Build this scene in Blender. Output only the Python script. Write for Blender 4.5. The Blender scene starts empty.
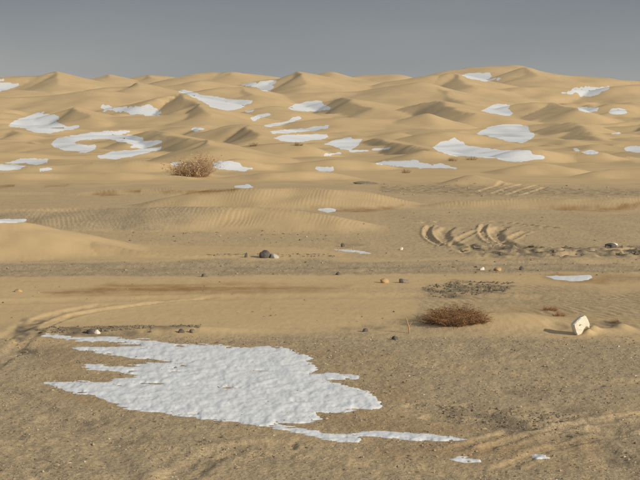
import bpy, math, random
import numpy as np

# ------------------------------------------------------------------ camera, sky, sun, exposure
scene = bpy.context.scene
COL = scene.collection
rng = np.random.default_rng(11)
random.seed(5)

F = 1400.0            # focal length in photo pixels (photo is 640 wide)
EYE = 1.9             # eye height above the plain
PITCH = math.atan(110 / F)
cam_d = bpy.data.cameras.new('camera')
cam_d.sensor_width = 36.0
cam_d.lens = 36.0 * F / 640.0
cam_d.clip_start = 0.1
cam_d.clip_end = 20000
cam = bpy.data.objects.new('camera', cam_d)
COL.objects.link(cam)
cam.location = (0, 0, EYE)
cam.rotation_euler = (math.pi / 2 - PITCH, 0, 0)
scene.camera = cam

SUN_AZ = math.radians(127)     # clockwise from +Y (view direction): right and a little behind the camera
SUN_EL = math.radians(22.5)
sun_dir = (math.sin(SUN_AZ) * math.cos(SUN_EL), math.cos(SUN_AZ) * math.cos(SUN_EL), math.sin(SUN_EL))
sd = bpy.data.lights.new('sun', 'SUN')
sd.energy = 3.7
sd.angle = math.radians(0.9)
sd.color = (1.0, 0.88, 0.70)
sun = bpy.data.objects.new('sun', sd)
COL.objects.link(sun)
from mathutils import Vector
sun.rotation_euler = Vector(sun_dir).to_track_quat('Z', 'Y').to_euler()

world = bpy.data.worlds.new('World')
scene.world = world
world.use_nodes = True
wn, wl = world.node_tree.nodes, world.node_tree.links
wn.clear()
wo = wn.new('ShaderNodeOutputWorld')
bg = wn.new('ShaderNodeBackground')
sky = wn.new('ShaderNodeTexSky')
sky.sky_type = 'NISHITA'
sky.sun_disc = False
sky.sun_elevation = SUN_EL
sky.sun_rotation = SUN_AZ
sky.air_density = 1.0
sky.dust_density = 2.0
# a high veil of grey cloud over the clear sky
tc = wn.new('ShaderNodeTexCoord')
mp = wn.new('ShaderNodeMapping')
mp.inputs['Scale'].default_value = (1.2, 1.2, 7.0)
nz = wn.new('ShaderNodeTexNoise')
nz.inputs['Scale'].default_value = 2.2
nz.inputs['Detail'].default_value = 4
nz.inputs['Roughness'].default_value = 0.45
cr = wn.new('ShaderNodeValToRGB')
cr.color_ramp.elements[0].position = 0.3
cr.color_ramp.elements[0].color = (1.74, 1.92, 2.16, 1)
cr.color_ramp.elements[1].position = 0.72
cr.color_ramp.elements[1].color = (2.42, 2.52, 2.62, 1)
mx = wn.new('ShaderNodeMix')
mx.data_type = 'RGBA'
mx.inputs[0].default_value = 0.96
bg.inputs['Strength'].default_value = 0.112
wl.new(tc.outputs['Generated'], mp.inputs['Vector'])
wl.new(mp.outputs['Vector'], nz.inputs['Vector'])
wl.new(nz.outputs['Fac'], cr.inputs['Fac'])
wl.new(sky.outputs['Color'], mx.inputs[6])
wl.new(cr.outputs['Color'], mx.inputs[7])
sx_ = wn.new('ShaderNodeSeparateXYZ')
wl.new(tc.outputs['Generated'], sx_.inputs[0])
hz = wn.new('ShaderNodeValToRGB')
hz.color_ramp.elements[0].position = 0.0
hz.color_ramp.elements[0].color = (1.56, 1.48, 1.36, 1)
hz.color_ramp.elements[1].position = 0.10
hz.color_ramp.elements[1].color = (0.72, 0.765, 0.81, 1)
e_ = hz.color_ramp.elements.new(0.5)
e_.color = (1.0, 1.0, 1.0, 1)
wl.new(sx_.outputs['Z'], hz.inputs['Fac'])
hm = wn.new('ShaderNodeMix')
hm.data_type = 'RGBA'
hm.blend_type = 'MULTIPLY'
hm.inputs[0].default_value = 1.0
wl.new(mx.outputs[2], hm.inputs[6])
wl.new(hz.outputs['Color'], hm.inputs[7])
wl.new(hm.outputs[2], bg.inputs['Color'])
wl.new(bg.outputs[0], wo.inputs['Surface'])

vs = scene.view_settings
vs.view_transform = 'Standard'
vs.look = 'None'
vs.gamma = 1.0
vs.exposure = 0.13
vs.use_curve_mapping = False

# ------------------------------------------------------------------ helpers
CP, SP = math.cos(PITCH), math.sin(PITCH)


def at(px, py, dist):
    """point at forward distance dist that stands where photo pixel (px, py) looks"""
    a, b = (px - 320) / F, (240 - py) / F
    dy, dz = CP + b * SP, -SP + b * CP
    k = dist / dy
    return np.array([a * k, dist, EYE + dz * k])


def project(X, Y, Z):
    z = Z - EYE
    zc = Y * CP - z * SP
    zc = np.where(np.abs(zc) < 1e-6, 1e-6, zc)
    return 320 + F * X / zc, 240 - F * (Y * SP + z * CP) / zc, zc


def ihash(i, j, s):
    h = (i.astype(np.int64) * 374761393 + j.astype(np.int64) * 668265263 + s * 982451653) & 0xFFFFFFFF
    h = ((h ^ (h >> 13)) * 1274126177) & 0xFFFFFFFF
    return h ^ (h >> 16)


def gnoise(x, y, seed=0):
    """gradient noise, about -1..1"""
    x0, y0 = np.floor(x), np.floor(y)
    fx, fy = x - x0, y - y0
    i, j = x0.astype(np.int64), y0.astype(np.int64)

    def g(di, dj):
        a = ihash(i + di, j + dj, seed) * (2 * math.pi / 4294967296.0)
        return np.cos(a) * (fx - di) + np.sin(a) * (fy - dj)
    u = fx * fx * fx * (fx * (fx * 6 - 15) + 10)
    v = fy * fy * fy * (fy * (fy * 6 - 15) + 10)
    n = (g(0, 0) * (1 - u) + g(1, 0) * u) * (1 - v) + (g(0, 1) * (1 - u) + g(1, 1) * u) * v
    return n * 1.5


def fbm(x, y, octv=3, seed=0, gain=0.5):
    s, a, f = 0, 1.0, 1.0
    for o in range(octv):
        s = s + a * gnoise(x * f + 17.3 * o, y * f - 9.1 * o, seed + o)
        a *= gain
        f *= 2.03
    return s


def sstep(a, b, x):
    t = np.clip((x - a) / (b - a), 0, 1)
    return t * t * (3 - 2 * t)


def poly_sdf(px, py, poly):
    """signed distance to a polygon, positive inside"""
    P = np.array(poly, float)
    d2 = np.full(px.shape, 1e18)
    inside = np.zeros(px.shape, bool)
    n = len(P)
    for k in range(n):
        ax, ay = P[k]
        bx, by = P[(k + 1) % n]
        ex, ey = bx - ax, by - ay
        t = np.clip(((px - ax) * ex + (py - ay) * ey) / (ex * ex + ey * ey + 1e-12), 0, 1)
        d2 = np.minimum(d2, (px - ax - t * ex) ** 2 + (py - ay - t * ey) ** 2)
        c = ((ay > py) != (by > py)) & (px < (bx - ax) * (py - ay) / (by - ay + 1e-12) + ax)
        inside ^= c
    d = np.sqrt(d2)
    return np.where(inside, d, -d)


def path_dist(X, Y, pts):
    """unsigned and signed distance to a path and the way along it (0..1)"""
    best = np.full(X.shape, 1e18)
    sgn = np.zeros(X.shape)
    along = np.zeros(X.shape)
    n = len(pts) - 1
    for k in range(n):
        ax, ay = pts[k][:2]
        bx, by = pts[k + 1][:2]
        ex, ey = bx - ax, by - ay
        t = np.clip(((X - ax) * ex + (Y - ay) * ey) / (ex * ex + ey * ey), 0, 1)
        dx, dy = X - ax - t * ex, Y - ay - t * ey
        d = dx * dx + dy * dy
        m = d < best
        best = np.where(m, d, best)
        sgn = np.where(m, np.sign(ex * dy - ey * dx), sgn)
        along = np.where(m, (k + t) / n, along)
    return np.sqrt(best), sgn, along


def tag(o, label=None, cat=None, group=None, kind=None):
    if label:
        o['label'] = label
    if cat:
        o['category'] = cat
    if group:
        o['group'] = group
    if kind:
        o['kind'] = kind
    return o


def mesh_obj(name, verts, faces, mat, parent=None, smooth=True, normals=None):
    verts = np.asarray(verts, np.float32)
    me = bpy.data.meshes.new(name)
    if isinstance(faces, np.ndarray):
        nf, k = faces.shape
        me.vertices.add(len(verts))
        me.vertices.foreach_set('co', verts.ravel())
        me.loops.add(nf * k)
        me.loops.foreach_set('vertex_index', faces.astype(np.int32).ravel())
        me.polygons.add(nf)
        me.polygons.foreach_set('loop_start', np.arange(0, nf * k, k, dtype=np.int32))
        me.update(calc_edges=True)
    else:
        me.from_pydata([tuple(v) for v in verts], [], faces)
    me.polygons.foreach_set('use_smooth', np.full(len(me.polygons), smooth))
    if normals is not None:
        me.normals_split_custom_set_from_vertices(normals.tolist())
    me.materials.append(mat)
    me.update()
    o = bpy.data.objects.new(name, me)
    COL.objects.link(o)
    if parent:
        o.parent = parent
    return o


def new_mat(name):
    m = bpy.data.materials.new(name)
    m.use_nodes = True
    nt = m.node_tree
    b = nt.nodes['Principled BSDF']
    return m, nt, b


def N(nt, t, **kw):
    n = nt.nodes.new(t)
    for k, v in kw.items():
        if k in n.inputs:
            n.inputs[k].default_value = v
        else:
            setattr(n, k, v)
    return n


def mixc(nt, fac, a, b, blend='MIX'):
    m = nt.nodes.new('ShaderNodeMix')
    m.data_type = 'RGBA'
    m.blend_type = blend
    for s, v in ((0, fac), (6, a), (7, b)):
        if hasattr(v, 'is_linked') or isinstance(v, bpy.types.NodeSocket):
            nt.links.new(v, m.inputs[s])
        elif s == 0:
            m.inputs[0].default_value = v
        else:
            m.inputs[s].default_value = (*v, 1)
    return m.outputs[2]


def math_n(nt, op, a, b=0.0, clamp=False):
    m = nt.nodes.new('ShaderNodeMath')
    m.operation = op
    m.use_clamp = clamp
    for s, v in ((0, a), (1, b)):
        if isinstance(v, bpy.types.NodeSocket):
            nt.links.new(v, m.inputs[s])
        else:
            m.inputs[s].default_value = v
    return m.outputs[0]


def ramp(nt, fac, stops):
    r = nt.nodes.new('ShaderNodeValToRGB')
    e = r.color_ramp.elements
    while len(e) < len(stops):
        e.new(0.5)
    for k, (p, c) in enumerate(stops):
        e[k].position = p
        e[k].color = (c, c, c, 1) if isinstance(c, (int, float)) else (*c, 1)
    nt.links.new(fac, r.inputs['Fac'])
    return r.outputs['Color']


# ------------------------------------------------------------------ materials
def make_sand():
    m, nt, b = new_mat('sand_and_gravel')
    L = nt.links
    g = N(nt, 'ShaderNodeAttribute', attribute_name='gravel').outputs['Fac']
    dm = N(nt, 'ShaderNodeAttribute', attribute_name='damp').outputs['Fac']
    rp = N(nt, 'ShaderNodeAttribute', attribute_name='ripple').outputs['Fac']
    geo = N(nt, 'ShaderNodeNewGeometry')
    pos = geo.outputs['Position']

    def noise(scale, detail=4, rough=0.55, dist=0.0):
        n = N(nt, 'ShaderNodeTexNoise', Scale=scale, Detail=detail, Roughness=rough, Distortion=dist)
        L.new(pos, n.inputs['Vector'])
        return n.outputs['Fac']
    # plain sand with slow drifts of tone
    n1 = noise(0.35, 5)
    n2 = noise(6.0, 5, 0.6)
    sand = mixc(nt, ramp(nt, n1, [(0.35, 0.0), (0.65, 1.0)]), (0.58, 0.43, 0.232), (0.645, 0.478, 0.262))
    sand = mixc(nt, ramp(nt, n2, [(0.4, 0.0), (0.7, 0.5)]), sand, (0.56, 0.415, 0.237))
    # gravelly soil
    n3 = noise(3.0, 6, 0.65)
    n4 = noise(38.0, 3, 0.7)
    soil = mixc(nt, ramp(nt, n3, [(0.35, 0.0), (0.65, 1.0)]), (0.46, 0.36, 0.225), (0.58, 0.455, 0.28))
    soil = mixc(nt, ramp(nt, n4, [(0.42, 0.0), (0.62, 0.75)]), soil, (0.34, 0.275, 0.19))
    vor = N(nt, 'ShaderNodeTexVoronoi', Scale=70.0)
    L.new(pos, vor.inputs['Vector'])
    chip = ramp(nt, vor.outputs['Color'], [(0.0, 1.0), (0.22, 1.0), (0.24, 0.0)])
    soil = mixc(nt, math_n(nt, 'MULTIPLY', chip, 0.45), soil, (0.19, 0.16, 0.125))
    chip2 = ramp(nt, vor.outputs['Color'], [(0.88, 0.0), (0.9, 1.0)])
    soil = mixc(nt, math_n(nt, 'MULTIPLY', chip2, 0.5), soil, (0.52, 0.43, 0.30))
    col = mixc(nt, g, sand, soil)
    col = mixc(nt, math_n(nt, 'MULTIPLY', dm, 1.0), col, (0.34, 0.198, 0.080))
    gr = N(nt, 'ShaderNodeAttribute', attribute_name='grit_shade').outputs['Fac']
    col = mixc(nt, gr, col, (0.135, 0.118, 0.095))  # dark gravel, with painted shade beside the block and the bush
    L.new(col, b.inputs['Base Color'])
    b.inputs['Roughness'].default_value = 0.95
    b.inputs['Specular IOR Level'].default_value = 0.15
    # relief: wind ripples on sand, grit on gravel
    mapn = N(nt, 'ShaderNodeMapping')
    mapn.inputs['Rotation'].default_value = (0, 0, math.radians(-14))
    L.new(pos, mapn.inputs['Vector'])
    wv = N(nt, 'ShaderNodeTexWave', Scale=2.6, Distortion=3.2, Detail=2.0)
    wv.wave_type = 'BANDS'
    wv.bands_direction = 'X'
    wv.wave_profile = 'SAW'
    wv.inputs['Detail Scale'].default_value = 0.35
    L.new(mapn.outputs['Vector'], wv.inputs['Vector'])
    b1 = N(nt, 'ShaderNodeBump', Distance=0.03)
    L.new(wv.outputs['Fac'], b1.inputs['Height'])
    L.new(rp, b1.inputs['Strength'])
    b2 = N(nt, 'ShaderNodeBump', Distance=0.012)
    L.new(math_n(nt, 'ADD', n4, math_n(nt, 'MULTIPLY', noise(110.0, 3, 0.7), 0.6)), b2.inputs['Height'])
    L.new(math_n(nt, 'ADD', math_n(nt, 'MULTIPLY', g, 0.75), 0.10, True), b2.inputs['Strength'])
    L.new(b1.outputs[0], b2.inputs['Normal'])
    L.new(b2.outputs[0], b.inputs['Normal'])
    return m


def make_snow():
    m, nt, b = new_mat('old_snow')
    L = nt.links
    geo = N(nt, 'ShaderNodeNewGeometry')
    n = N(nt, 'ShaderNodeTexNoise', Scale=5.0, Detail=5.0, Roughness=0.6)
    L.new(geo.outputs['Position'], n.inputs['Vector'])
    n2 = N(nt, 'ShaderNodeTexNoise', Scale=45.0, Detail=3.0, Roughness=0.6)
    L.new(geo.outputs['Position'], n2.inputs['Vector'])
    c = mixc(nt, ramp(nt, n.outputs['Fac'], [(0.35, 0.0), (0.7, 1.0)]), (0.80, 0.845, 0.90), (0.76, 0.785, 0.81))
    c = mixc(nt, ramp(nt, n2.outputs['Fac'], [(0.60, 0.0), (0.75, 0.35)]), c, (0.58, 0.53, 0.45))
    L.new(c, b.inputs['Base Color'])
    b.inputs['Roughness'].default_value = 0.55
    b.inputs['Specular IOR Level'].default_value = 0.3
    bp = N(nt, 'ShaderNodeBump', Distance=0.006, Strength=0.4)
    L.new(n2.outputs['Fac'], bp.inputs['Height'])
    L.new(bp.outputs[0], b.inputs['Normal'])
    return m


def make_plain(name, c1, c2, scale=30.0, rough=0.9, bump=0.4, dist=0.01):
    m, nt, b = new_mat(name)
    L = nt.links
    tcn = N(nt, 'ShaderNodeTexCoord')
    n = N(nt, 'ShaderNodeTexNoise', Scale=scale, Detail=4.0, Roughness=0.6)
    L.new(tcn.outputs['Object'], n.inputs['Vector'])
    L.new(mixc(nt, ramp(nt, n.outputs['Fac'], [(0.35, 0.0), (0.65, 1.0)]), c1, c2), b.inputs['Base Color'])
    b.inputs['Roughness'].default_value = rough
    b.inputs['Specular IOR Level'].default_value = 0.2
    bp = N(nt, 'ShaderNodeBump', Distance=dist, Strength=bump)
    L.new(n.outputs['Fac'], bp.inputs['Height'])
    L.new(bp.outputs[0], b.inputs['Normal'])
    return m


def make_gravel():
    m, nt, b = new_mat('gravel_chips')
    L = nt.links
    geo = N(nt, 'ShaderNodeNewGeometry')
    c = ramp(nt, geo.outputs['Random Per Island'], [(0.0, (0.13, 0.11, 0.09)), (0.25, (0.24, 0.195, 0.14)), (0.6, (0.36, 0.285, 0.19)), (0.95, (0.44, 0.35, 0.24)), (1.0, (0.62, 0.56, 0.46))])
    L.new(c, b.inputs['Base Color'])
    b.inputs['Roughness'].default_value = 0.85
    return m


M_SAND = make_sand()
M_SNOW = make_snow()
M_GRAVEL = make_gravel()
M_DARKGRAVEL = make_plain('dark_gravel_clods', (0.13, 0.11, 0.085), (0.27, 0.22, 0.155), 9)
M_TWIG = make_plain('dry_twig', (0.22, 0.13, 0.07), (0.40, 0.25, 0.13), 20)
M_LEAF = make_plain('dry_leaf', (0.26, 0.115, 0.05), (0.44, 0.24, 0.11), 14)
M_GREYTWIG = make_plain('grey_twig', (0.42, 0.30, 0.19), (0.62, 0.44, 0.27), 6)
M_SHRUB = make_plain('pale_brown_twig', (0.27, 0.17, 0.09), (0.42, 0.28, 0.15), 6)
M_STRAW = make_plain('straw_twig', (0.50, 0.33, 0.17), (0.62, 0.40, 0.22), 6)
M_DARKSTONE = make_plain('dark_stone', (0.085, 0.08, 0.08), (0.16, 0.145, 0.13), 14)
M_GREYSTONE = make_plain('grey_stone', (0.17, 0.15, 0.125), (0.27, 0.235, 0.19), 25)
M_PALESTONE = make_plain('pale_stone', (0.66, 0.60, 0.50), (0.78, 0.72, 0.62), 25)
M_ICE = make_plain('pale_grey_stone', (0.38, 0.37, 0.34), (0.48, 0.45, 0.40), 25)
M_CLOD = make_plain('sand_clod', (0.40, 0.28, 0.15), (0.52, 0.36, 0.19), 25)
M_BLOCK = make_plain('weathered_white_block', (0.80, 0.76, 0.66), (0.70, 0.65, 0.54), 12, 0.8, 0.35, 0.006)
M_HOLE = make_plain('dark_hollow', (0.22, 0.21, 0.20), (0.32, 0.30, 0.27), 30)

# ------------------------------------------------------------------ terrain: crest lines of the dunes (x, y in the photo, distance in metres)
# each dune: points, slope towards the camera, slope away, roundness of the crest
D = []


def dune(pts, sf=0.2, sb=0.3, r=1.0, d=None):
    D.append(([(p[0], p[1], p[2] if len(p) > 2 else d) for p in pts], sf, sb, r))


# skyline
dune([(-60, 82), (0, 77.5), (25, 76), (40, 75.3), (50, 74), (55, 72), (60, 73), (70, 78), (80, 82), (90, 87), (102, 92)], 0.24, 0.4, 1.0, 360)
dune([(60, 83), (80, 79.5), (95, 77.5), (103, 76.8), (108, 74.8), (113, 76.3), (125, 79.5), (138, 82)], 0.2, 0.4, 0.8, 430)
dune([(115, 81), (131, 77.5), (150, 75), (168, 75.3), (178, 77.5), (195, 80)], 0.2, 0.3, 0.8, 440)
dune([(160, 81), (180, 76), (200, 72.5), (213, 72), (226, 73), (231, 71.3), (238, 73), (255, 74), (269, 75.5), (290, 79)], 0.2, 0.3, 0.6, 410)
dune([(245, 84), (265, 80), (283, 78.5), (293, 77), (300, 72.5), (304, 72.8), (312, 76), (322, 80.5), (336, 85), (352, 89), (372, 93)], 0.26, 0.4, 0.9, 330)
dune([(308, 79), (322, 76), (331, 71.6), (336, 73.3), (343, 76.5), (355, 80)], 0.2, 0.3, 0.8, 430)
dune([(335, 81), (353, 76.5), (370, 75), (392, 74.2), (402, 75), (415, 78), (432, 82)], 0.2, 0.3, 0.9, 440)
dune([(392, 81), (415, 77.5), (432, 75.5), (445, 75.5), (452, 73.5), (464, 75.5), (478, 80), (490, 88), (502, 97)], 0.22, 0.35, 0.9, 330)
dune([(430, 77), (445, 71), (460, 69), (475, 67), (489, 66), (505, 65.3), (514, 65), (521, 67.5), (530, 72)], 0.15, 0.3, 0.8, 440)
dune([(514, 74.5), (519, 71), (525, 66.9), (530, 68), (538, 70.3), (547, 73), (560, 76)], 0.25, 0.3, 0.3, 405)
dune([(525, 76), (552, 74), (575, 74.8), (597, 77), (607, 78), (612, 79.5), (640, 80), (720, 84)], 0.2, 0.3, 0.7, 400)
# second row
dune([(-70, 88), (-20, 88), (15, 89.5), (40, 91)], 0.15, 0.3, 1.0, 320)
dune([(-60, 92), (0, 97), (30, 97), (60, 94.5), (85, 90.8), (105, 90.2), (125, 93), (150, 98)], 0.16, 0.3, 0.9, 275)
dune([(95, 89), (110, 87), (125, 86), (134, 85), (140, 83.2), (150, 86.5), (160, 90), (172, 93.5)], 0.2, 0.3, 0.4, 305)
dune([(178, 84), (200, 80), (215, 81), (232, 84.5), (250, 87), (275, 89)], 0.2, 0.3, 0.5, 325)
dune([(185, 93), (215, 88.5), (240, 87), (262, 90), (282, 93.5), (305, 93), (330, 92), (365, 90), (400, 85), (420, 82)], 0.15, 0.3, 1.2, 285)
dune([(150, 101, 240), (165, 96.5, 242), (178, 93.8, 245), (186, 97, 236), (195, 103, 225), (205, 111.5, 212)], (0.45, 0.75), 0.2, 0.2)
dune([(325, 102, 262), (336, 98.8, 262), (343, 97.6, 260), (352, 101, 250), (362, 104.5, 240), (374, 108, 228)], (0.55, 0.36), 0.16, 0.25)
dune([(345, 98), (362, 95.5), (380, 97.5), (398, 102), (415, 107)], 0.2, 0.25, 0.8, 275)
dune([(405, 92, 285), (425, 87, 285), (436, 88.3, 280), (447, 94.5, 268), (460, 101.5, 255), (480, 109, 240)], 0.3, 0.18, 0.5)
dune([(484, 92), (503, 88.5), (520, 86.7), (540, 85.5), (562, 87.5), (580, 90)], 0.28, 0.2, 0.4, 310)
dune([(596, 90), (613, 86.3), (640, 84.3), (720, 82)], 0.2, 0.3, 0.7, 310)
# sharp spurs with a steep slip face on their left
for sp in ([(54, 70.8, 362), (56, 76, 350), (60, 84, 335)], [(107, 73.8, 432), (110, 77, 422)], [(231, 71, 412), (234, 74.5, 402)],
           [(300, 70.6, 332), (302, 76, 320), (304, 85, 304)], [(331, 71.3, 432), (334, 74.5, 422)], [(452, 72, 332), (458, 76.5, 322), (470, 86, 304)],
           [(139, 82, 306), (144, 86, 297)], [(200, 103.2, 196), (204, 108, 190), (212, 114, 182)], [(76, 106.8, 202), (80, 110, 196), (88, 117, 185)],
           [(524, 66.3, 407), (529, 70, 398), (538, 75, 388)], [(30, 140.6, 124), (33, 143.5, 120)],
           [(208, 139.3, 78), (213, 145, 75)], [(246, 123.6, 133), (252, 130, 124), (262, 138, 113)],
           [(437, 88, 281), (447, 95, 269), (462, 103, 254)],
           [(150, 74.8, 441), (156, 78, 428)],
           [(240, 86.8, 286), (252, 94, 270)],
           [(15, 128.6, 151), (24, 134, 142)], [(118, 138.2, 121), (126, 143, 114)],
           [(195, 126.6, 141), (203, 131, 133)],
           [(640, 124, 173), (648, 130, 164)]):
    dune([(sp[0][0], sp[0][1] + 0.5, sp[0][2])] + sp[1:], (0.72, 0.24), 0.22, 0.22)
# third row
dune([(-60, 108), (0, 112.5), (18, 114.5), (32, 118)], 0.2, 0.3, 0.5, 215)
dune([(46, 121), (58, 114.5), (67, 109.5), (75, 107.3), (86, 109.5), (102, 113), (122, 117), (150, 120)], 0.26, 0.25, 0.4, 200)
dune([(95, 118), (130, 116), (165, 115), (190, 113.5), (210, 117)], 0.14, 0.3, 1.2, 190)
dune([(184, 114), (193, 106.5), (200, 103.8), (210, 108), (225, 115), (245, 121.5)], 0.25, 0.3, 0.4, 195)
dune([(245, 113), (275, 106), (300, 112), (320, 115)], 0.14, 0.3, 1.0, 215)
dune([(300, 121), (340, 117), (380, 118.5), (412, 118)], 0.13, 0.3, 1.0, 180)
dune([(400, 108, 232), (420, 103.5, 230), (435, 100.8, 228), (446, 106, 215), (458, 110.3, 203), (478, 113, 195)], (0.55, 0.32), 0.16, 0.25)
dune([(500, 109), (516, 103.5), (532, 102), (546, 102.5), (555, 102.3), (565, 106, 212), (576, 109.5, 200)], 0.2, 0.25, 0.35, 220)
dune([(585, 113), (606, 104.5), (625, 103), (642, 104), (700, 101)], 0.22, 0.25, 0.4, 240)
dune([(405, 119), (420, 114.5), (428, 113), (439, 118.5), (450, 126), (463, 132)], 0.25, 0.25, 0.5, 178)
# fourth row
dune([(-60, 133), (0, 129), (15, 129), (35, 133), (52, 139)], 0.18, 0.25, 0.8, 150)
dune([(-60, 141), (0, 142.2), (26, 141), (33, 142), (46, 146), (60, 152)], 0.2, 0.2, 0.4, 122)
dune([(92, 146), (104, 141), (118, 138.7), (130, 141), (143, 147)], 0.18, 0.25, 0.6, 120)
dune([(134, 135, 128), (145, 131.5, 128), (153, 130.3, 127), (165, 134, 120), (182, 137.3, 112), (202, 140, 104), (218, 142, 98)], (0.40, 0.42), 0.2, 0.2)
dune([(150, 132), (172, 127.5), (195, 127), (212, 131)], 0.18, 0.25, 0.8, 140)
dune([(203, 132), (219, 127), (234, 124.3), (246, 124), (260, 127.2), (272, 133), (279, 139)], 0.2, 0.25, 0.5, 132)
dune([(196, 151), (201, 144), (208, 139.8), (215, 143), (226, 148), (242, 154.5)], 0.25, 0.3, 0.35, 77.5)
dune([(235, 147), (270, 143.5), (297, 142.8), (315, 148), (335, 155.3), (352, 160)], 0.2, 0.3, 0.5, 87)
dune([(352, 138), (380, 134), (400, 132.3), (415, 136), (438, 143)], 0.18, 0.25, 0.7, 140)
dune([(350, 149, 126), (364, 142.8, 126), (374, 138.6, 125), (386, 141, 119), (402, 143.5, 111), (420, 146.7, 103), (432, 150, 98)], (0.50, 0.45), 0.2, 0.25)
dune([(415, 134), (440, 130.5), (460, 133), (480, 134.3), (500, 138.3), (520, 144.5), (545, 149)], 0.2, 0.25, 0.5, 124)
dune([(540, 131, 165), (558, 126.5, 165), (570, 122.3, 163), (577, 124, 158), (590, 131, 145), (602, 140, 132), (616, 149.5, 120)], 0.24, 0.22, 0.35)
dune([(588, 129), (612, 126.7), (640, 124.5), (710, 121)], 0.2, 0.25, 0.5, 172)
# fifth row, low
dune([(422, 150), (436, 151), (450, 155), (465, 156.5), (480, 155.8), (495, 157.3), (507, 161), (525, 165)], 0.24, 0.2, 0.4, 78)
dune([(512, 151), (530, 148.3), (550, 150), (575, 153), (598, 152), (615, 155.5), (640, 156.5), (710, 158)], 0.24, 0.2, 0.4, 80)
dune([(-60, 160), (0, 164.5), (20, 166.5), (40, 165.5), (70, 163.3), (110, 160.8), (135, 160), (170, 163)], 0.22, 0.18, 0.3, 64)
dune([(218, 161), (232, 158.3), (244, 159.3), (258, 162), (280, 163.5), (310, 161), (335, 158.5), (370, 161)], 0.22, 0.18, 0.3, 64)
dune([(505, 169), (535, 163), (560, 166), (592, 171)], 0.2, 0.2, 0.6, 60)
dune([(568, 176), (600, 170.5), (640, 168), (710, 166)], 0.2, 0.2, 0.6, 55.5)
dune([(-60, 176), (20, 172.5), (60, 174), (120, 172), (185, 177)], 0.18, 0.2, 0.7, 54)
dune([(235, 176), (270, 172), (305, 170.5), (335, 172.5), (362, 178)], 0.18, 0.2, 0.6, 54)
dune([(452, 182), (470, 175.5), (478, 175.5), (490, 181)], 0.22, 0.2, 0.3, 49)
N_FAR = len(D)
# low rippled banks on the edge of the plain
dune([(-90, 193), (-20, 191.5), (40, 191.5), (100, 190), (140, 188.8), (200, 188.3), (222, 190)], 0.16, 0.12, 0.4, 41.5)
dune([(160, 199), (200, 191.3), (230, 189), (260, 188), (300, 188), (340, 189), (365, 192), (390, 199.5), (408, 205)], 0.24, 0.2, 0.35, 35.2)
dune([(420, 206), (460, 200.5), (500, 199.3), (560, 198.6), (600, 198), (640, 197), (720, 196)], 0.2, 0.2, 0.3, 34.6)
dune([(-120, 211), (0, 208.8), (60, 208.3), (120, 207.5), (200, 206.8), (250, 207), (290, 210, 27.6), (320, 215, 27.2), (345, 222, 26.8), (360, 227, 26.5)], 0.2, 0.2, 0.3, 28.0)
dune([(-140, 208), (-60, 214), (-20, 218.5), (0, 220.5), (22, 222.5), (43, 228), (62, 235, 22), (85, 241, 21.8), (112, 246, 21.5), (160, 252, 21.2), (240, 255.5, 20.9), (330, 257, 20.7)], 0.24, 0.22, 0.4, 22.2)

# ------------------------------------------------------------------ terrain grid: a fan of rays and rings round the viewpoint
AZF = math.radians(15.4)
inner = np.linspace(-AZF, AZF, 840)
outer = AZF + (math.pi - AZF) * (np.linspace(0, 1, 71)[1:] ** 1.9)
AZ = np.concatenate([-outer[::-1], inner, outer])
R = [0.3]
while R[-1] < 4200:
    r = R[-1]
    if r < 6:
        step = 0.12 * r
    elif r < 470:
        step = min(1.15 * r * r / 4256, 0.007 * r)
    else:
        step = 0.06 * r
    R.append(r + step)
R = np.array(R)
NR, NC = len(R), len(AZ)
RR, AA = np.meshgrid(R, AZ, indexing='ij')
GX, GY = RR * np.sin(AA), RR * np.cos(AA)

ZB = np.interp(RR, [0, 45, 60, 80, 110, 150, 220, 300, 400, 460, 600, 1200, 4200], [0, 0, 0.02, 0.10, 0.2, 0.95, 3.2, 6.9, 11.6, 13.5, 12.5, 9, 6])
# the dune field goes on beyond the picture's edges
side = sstep(math.radians(14), math.radians(22), np.abs(AA)) * sstep(40, 110, RR)
far = sstep(450, 560, RR)
ridge = 1 - np.abs(fbm(GX / 46 + 3.1, GY / 60, 3, 40))
ZB = ZB + side * (ridge - 0.55) * np.clip(RR / 60, 0, 5.0) + far * (1 - side) * (ridge - 0.7) * 5.0
ZB = ZB + 0.004 * np.clip(RR, 0, 400) * fbm(GX / 14, GY / 14, 3, 3) * sstep(48, 80, RR)
wxn, wyn = 5 * fbm(GX / 40, GY / 40, 2, 401), 5 * fbm(GX / 40, GY / 40, 2, 402)
for (lx, ly, am, sd_, r0, r1) in ((17, 26, 0.0052, 411, 130, 200), (9, 14, 0.0042, 412, 70, 110), (4.5, 8, 0.0030, 413, 50, 75)):
    nn = gnoise((GX + wxn) / lx - (GY + wyn) / (2.2 * lx), (GY + wyn) / ly, sd_)
    rd = 1 - np.sqrt(nn * nn + 0.004)
    ZB = ZB + am * np.clip(RR, 0, 330) * (rd - 0.6) * sstep(r0, r1, RR) * (1 - sstep(420, 460, RR)) * (1 if lx > 10 else (1 - sstep(150 if lx > 6 else 90, 260 if lx > 6 else 150, RR)))
TT = 0.00034 * RR + 0.004


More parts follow.
